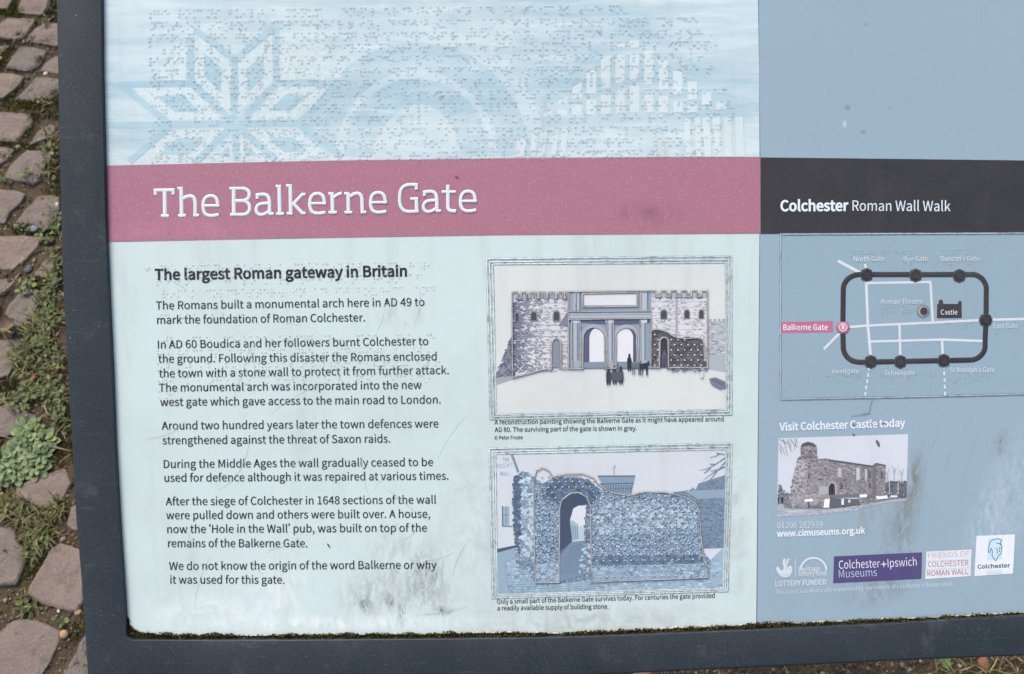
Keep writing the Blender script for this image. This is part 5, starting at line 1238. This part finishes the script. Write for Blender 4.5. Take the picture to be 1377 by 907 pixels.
MW = [(300, 236), (505, 268), (520, 254), (567, 263), (565, 402), (330, 404), (300, 400)]
px.poly(MW, (126, 118, 124)); px.flecks(MW, 460, BRK, 5.5, 1.8, spread=.12); px.poly([(300, 234), (505, 264), (522, 251), (567, 261), (567, 268), (522, 259), (506, 273), (300, 243)], (78, 80, 98)); px.poly([(505, 270), (522, 258), (524, 402), (505, 402)], (104, 98, 108))
for (x0, y0, x1, y1, c_) in ((344, 276, 360, 316, (170, 172, 178)), (430, 274, 446, 330, (178, 180, 184)), (470, 280, 480, 330, (170, 172, 178)), (486, 292, 498, 324, (82, 80, 96)), (543, 292, 554, 324, (84, 82, 98)), (355, 350, 368, 374, (76, 74, 90)), (488, 346, 499, 368, (76, 74, 90)), (206, 298, 213, 324, (80, 78, 94))): px.rect(x0, y0, x1, y1, c_)
px.stroke([(340, 320), (340, 280), (352, 270), (364, 280), (364, 320)], 3, (150, 146, 150)); px.poly([(298, 404), (296, 360), (304, 340), (318, 332), (332, 340), (342, 362), (342, 404)], (152, 146, 148)); px.poly([(301, 402), (302, 362), (314, 344), (328, 352), (331, 402)], (44, 44, 58))
px.poly([(304, 402), (440, 394), (580, 402), (582, 412), (440, 410), (304, 412)], (92, 92, 106))
for k in range(22): px.stroke([(306 + k * 12.5, 412), (312 + k * 12.5, 396)], 1.3, (160, 162, 170))
px.poly([(306, 414), (360, 416), (440, 420), (445, 444), (310, 460)], (88, 88, 96)); px.rect(360, 418, 372, 446, (206, 206, 208)); px.rect(392, 422, 402, 436, (190, 190, 194))
px.poly([(444, 398), (480, 397), (482, 410), (446, 412)], (224, 224, 226)); px.rect(478, 404, 494, 418, (120, 96, 104)); px.poly([(520, 404), (570, 400), (578, 416), (524, 421)], (224, 222, 224)); px.stroke([(526, 404), (566, 402)], 4, (178, 92, 96)); px.rect(588, 402, 620, 412, (206, 208, 212))
px.poly([(190, 420), (226, 418), (230, 430), (188, 433)], (222, 222, 224)); px.rect(205, 432, 211, 459, (70, 68, 76)); px.poly([(282, 420), (305, 419), (303, 458), (277, 460)], (224, 224, 226))
for b_ in ([(606, 340), (604, 290), (596, 262)], [(604, 300), (614, 272)], [(640, 345), (642, 300), (650, 276)], [(642, 310), (632, 284)], [(576, 345), (574, 300), (580, 280)], [(70, 140), (110, 160), (130, 200)], [(90, 138), (100, 180), (110, 222)], [(120, 136), (140, 165), (158, 176)], [(70, 160), (90, 190), (96, 216)], [(140, 136), (146, 160), (140, 190)], [(72, 180), (82, 210)], [(106, 140), (124, 166), (122, 190)], [(150, 138), (154, 160)]): px.stroke(b_, [3, 2, 1.4][:len(b_)], (120, 126, 140))
tone(px, 0, .55, (1.04, 1.05, 1.06)); part(px, 'castle', M['ink'], CP)
px = PX(*k3, 3e-4); px.text('01206 282939', 63, 556, 274, 552, 29, (208, 216, 222), -.01); px.text('www.cimuseums.org.uk', 63, 596, 470, 580, 29, (214, 222, 226), .045); part(px, 'contact_lettering', M['letter'])
px = PX(*k3, 3e-4); px.text('This panel was financially supported by the Friends of Colchester’s Roman Wall.', 55, 863, 880, 824, 19.5, (206, 216, 224), -.01); part(px, 'footnote', M['letter'])
# lottery emblem: hand with crossed fingers, arch, lettering
px = PX(*k3, 2.2e-4); WH = (200, 209, 214)
px.poly(curve([(58, 745), (66, 734), (76, 748), (88, 752), (92, 735), (86, 716), (96, 694), (104, 712), (110, 698), (118, 698), (112, 722), (110, 738), (122, 730), (131, 738), (130, 762), (116, 782), (92, 784), (72, 772)], 3, True), WH)
px.stroke([(100, 712), (108, 734), (104, 748)], 2.5, (146, 172, 194)); px.stroke([(112, 742), (122, 744), (126, 752)], 2.5, (150, 176, 196)); px.stroke(arc(100, 764, 16, 8, 20, 160, 8), 2.5, (150, 176, 196)); px.stroke(arc(124, 702, 4, 4, 0, 340, 10), 1.4, WH, closed=True)
part(px, 'hand_emblem', M['letter'])
px = PX(*k3, 2.2e-4); px.stroke([(148, 694), (147, 780)], 2.2, WH)
px.stroke(arc(231, 752, 60, 58, 183, 357, 20), 9, WH); px.text('heritage', 164, 758, 262, 754, 22, WH, .02); px.text('lottery fund', 164, 778, 292, 774, 22, WH, .02); px.stroke(arc(293, 697, 4, 4, 0, 340, 10), 1.4, WH, closed=True)
part(px, 'arch_emblem', M['letter'])
px = PX(*k3, 2.2e-4); px.text('LOTTERY FUNDED', 55, 826, 290, 817, 24, WH, .03); part(px, 'funding_lettering', M['letter'])
px = PX(*k3, 2e-4); px.poly([(327, 687), (737, 668), (734, 791), (323, 812)], (76, 68, 112))
LG = part(px, 'purple_plate', M['ink'])
px = PX(*k3, 2.8e-4); px.text('Colchester', 350, 745, 541, 738, 38, (222, 226, 234), -.008); px.stroke([(545, 724), (571, 722)], 3.5, (222, 226, 234)); px.stroke([(558, 710), (559, 737)], 3.5, (222, 226, 234)); px.text('Ipswich', 577, 737, 712, 729, 38, (222, 226, 234), -.008); px.text('Museums', 350, 787, 527, 778, 37, (172, 190, 216), -.008)
part(px, 'plate_lettering', M['letter'], LG)
px = PX(*k3, 2e-4); px.poly([(757, 665), (967, 655), (963, 779), (752, 793)], (214, 220, 224))
LG = part(px, 'white_plate', M['ink'])
px = PX(*k3, 2.8e-4); px.text('FRIENDS OF', 765, 696, 957, 686, 25, (186, 160, 172), -.01); px.text('COLCHESTER', 765, 737, 953, 729, 25, (172, 92, 116), .0); px.text('ROMAN WALL', 762, 778, 952, 769, 25, (164, 72, 98), .0)
px.stroke([(760, 708), (960, 700)], 2.5, (176, 208, 220)); px.stroke([(760, 747), (960, 739)], 2.5, (176, 208, 220))
part(px, 'plate_lettering', M['letter'], LG)
px = PX(*k3, 2e-4); px.poly([(990, 592), (1169, 584), (1160, 767), (980, 779)], (218, 224, 228))
LG = part(px, 'square_plate', M['ink'])
px = PX(*k3, 2.8e-4); px.poly([(1044, 604), (1112, 600), (1108, 700), (1040, 704)], (186, 212, 222))
LN = (44, 50, 58)
px.stroke([(1108, 613), (1095, 606), (1080, 606), (1062, 612), (1050, 628), (1047, 648), (1044, 664), (1052, 668), (1058, 650), (1064, 666), (1062, 682), (1078, 706), (1084, 700), (1092, 684), (1102, 676), (1106, 660), (1108, 640), (1100, 626), (1108, 613)], 3.2, LN, smooth=2)
px.stroke([(1082, 624), (1096, 628), (1104, 634)], 3, LN); px.stroke([(1078, 648), (1088, 656), (1086, 676)], 2.6, LN); px.stroke([(1094, 646), (1104, 648)], 3, LN); px.stroke([(1096, 648), (1098, 664), (1092, 668)], 2.4, LN)
px.text('Colchester', 996, 744, 1146, 737, 18, LN, .03)
for k in range(3): px.stroke([(1036, 755 + k * 7), (1108, 751 + k * 7)], 2, (176, 208, 220))
part(px, 'plate_emblem', M['letter'], LG)

# marks of age on the face: bird lime, seeds, scratches
px = PX(z=5e-4); px.step = 3e-6
for (x0, y0, x1, y1, wd, c_) in ((440, 731, 443.5, 737, 2.0, (80, 72, 60)), (1178, 592, 1182, 601, 4, (92, 90, 86)), (1146, 584, 1149, 586, 3.4, (110, 112, 110)), (1146, 571, 1150, 573, 3, (110, 116, 118)), (1185, 569, 1190, 570, 3.4, (112, 118, 120)), (1170, 569, 1174, 573, 1.2, (112, 118, 120)), (612, 238, 617, 240, 3, (104, 74, 84)), (602, 272, 604, 273, 2, (110, 110, 108)), (883, 846, 881, 852, 1, (60, 56, 52))):
    px.stroke([(x0, y0), ((x0 + x1) / 2 + .6, (y0 + y1) / 2), (x1, y1)], [wd * .5, wd, wd * .4], c_)
for i in range(46):
    x, y = random.uniform(170, 1010), random.uniform(335, 835); a = random.uniform(-1.2, .3) if random.random() < .6 else random.uniform(0, 3); l = random.uniform(10, 90); b = random.uniform(-.3, .3)
    pts = [(x + math.cos(a + b * t_ / 3) * l * t_ / 6, y + math.sin(a + b * t_ / 3) * l * t_ / 6) for t_ in range(7)]
    if all(150 < p[0] < 1015 and 330 < p[1] < 840 and not (650 < p[0] < 990) for p in pts): px.stroke(pts, [.15, .4, .5, .45, .5, .4, .15], random.choice([(176, 190, 190), (170, 184, 184), (204, 216, 214)]))
for i in range(34):
    x, y = random.uniform(1215, 1375), random.uniform(560, 790); a = random.uniform(1.5, 2.1); l = random.uniform(8, 70)
    pts = [(x + math.cos(a) * l * t_ / 4, y + math.sin(a) * l * t_ / 4) for t_ in range(5)]
    if all(p[1] < 712 and p[0] > 1226 for p in pts): px.stroke(pts, [.15, .5, .6, .5, .15], random.choice([(156, 178, 192), (164, 184, 196)]))
px.stroke([(1174, 536), (1170, 545), (1169, 556), (1160, 557)], .7, (96, 108, 116)); px.stroke([(1145, 560), (1158, 558), (1170, 556)], .6, (108, 120, 128))
tag(part(px, 'scratches', M['letter']), kind='stuff')

# moss and grime packed along the lower edge of the sheets
mb = MB()
def on_board(x, y, c): a, b = at(x, y, c); return PANEL @ Vector((a, b, c)) + BASE
low = lambda x: next((y0 + (y1 - y0) * (x - x0) / (x1 - x0) for (x0, y0), (x1, y1) in zip(INNER[11:24], INNER[12:24]) if x0 <= x <= x1), 824)
ed = EDGE_L + EDGE_R
def edge_y(x): return min((abs(p[0] - x), p[1]) for p in ed if p[1] > 815 or x < 176)[1]
gx = [172 + i * 6 for i in range(201)]
ga = [on_board(x, edge_y(x) - 1, -.0012) for x in gx]; gb = [on_board(x, low(x) + 1.5, -.0006) for x in gx]
mb.add(ga + gb, [(i, i + 1, 201 + i + 1, 201 + i) for i in range(200)], (64, 58, 42))
for i in range(15000):
    x = random.uniform(171, 1370)
    dens = 1.2 * noise.noise(Vector((x * .016, 3, 0))) + .9 * noise.noise(Vector((x * .05, 8, 0)))
    if x > 1240: dens -= .35
    if dens < -.12 and random.random() > .25: continue
    y0, y1 = edge_y(x) - 1.5, low(x) + .5
    y0 -= max(0, dens) * 3.8
    y = random.uniform(y0, y1)
    p = on_board(x, y, random.uniform(-.0010, .0008) + max(0, dens) * .0008)
    c_ = random.choice([(76, 82, 42), (92, 98, 48), (62, 66, 38), (112, 114, 56), (54, 52, 38), (80, 70, 50)] if noise.noise(Vector((x * .03, 1, 9))) > -.1 else [(66, 62, 46), (80, 74, 50), (54, 50, 40), (92, 88, 54)])
    nn = (PANEL.to_3x3() @ Vector((random.uniform(-.9, .9), random.uniform(-.4, .9), 1))).normalized(); sd_ = nn.cross(Vector((random.random() - .5, random.random() - .5, random.random() - .5))).normalized()
    h, wd = random.uniform(.0010, .0030), random.uniform(.0003, .0006)
    mb.add([p - sd_ * wd, p + sd_ * wd, p + sd_ * wd * .9 + nn * h * .6, p + nn * h], [(0, 1, 2, 3)], shade(c_, random.uniform(.75, 1.3)))
for i in range(170):
    y = random.uniform(818, 858); x = 164 + (y - 800) * .14 + random.uniform(0, 4)
    p = on_board(x + 1.5, y, -.0012); nn = (PANEL.to_3x3() @ Vector((random.uniform(-.9, .9), random.uniform(-.9, .9), 1))).normalized(); sd_ = nn.cross(Vector((.3, random.random(), .2))).normalized()
    mb.add([p - sd_ * .0005, p + sd_ * .0005, p + sd_ * .0004 + nn * .001, p + nn * .002], [(0, 1, 2, 3)], shade((46, 44, 30), random.uniform(.6, 1.3)))
tag(mb.build('moss', M['moss'], None), kind='stuff')
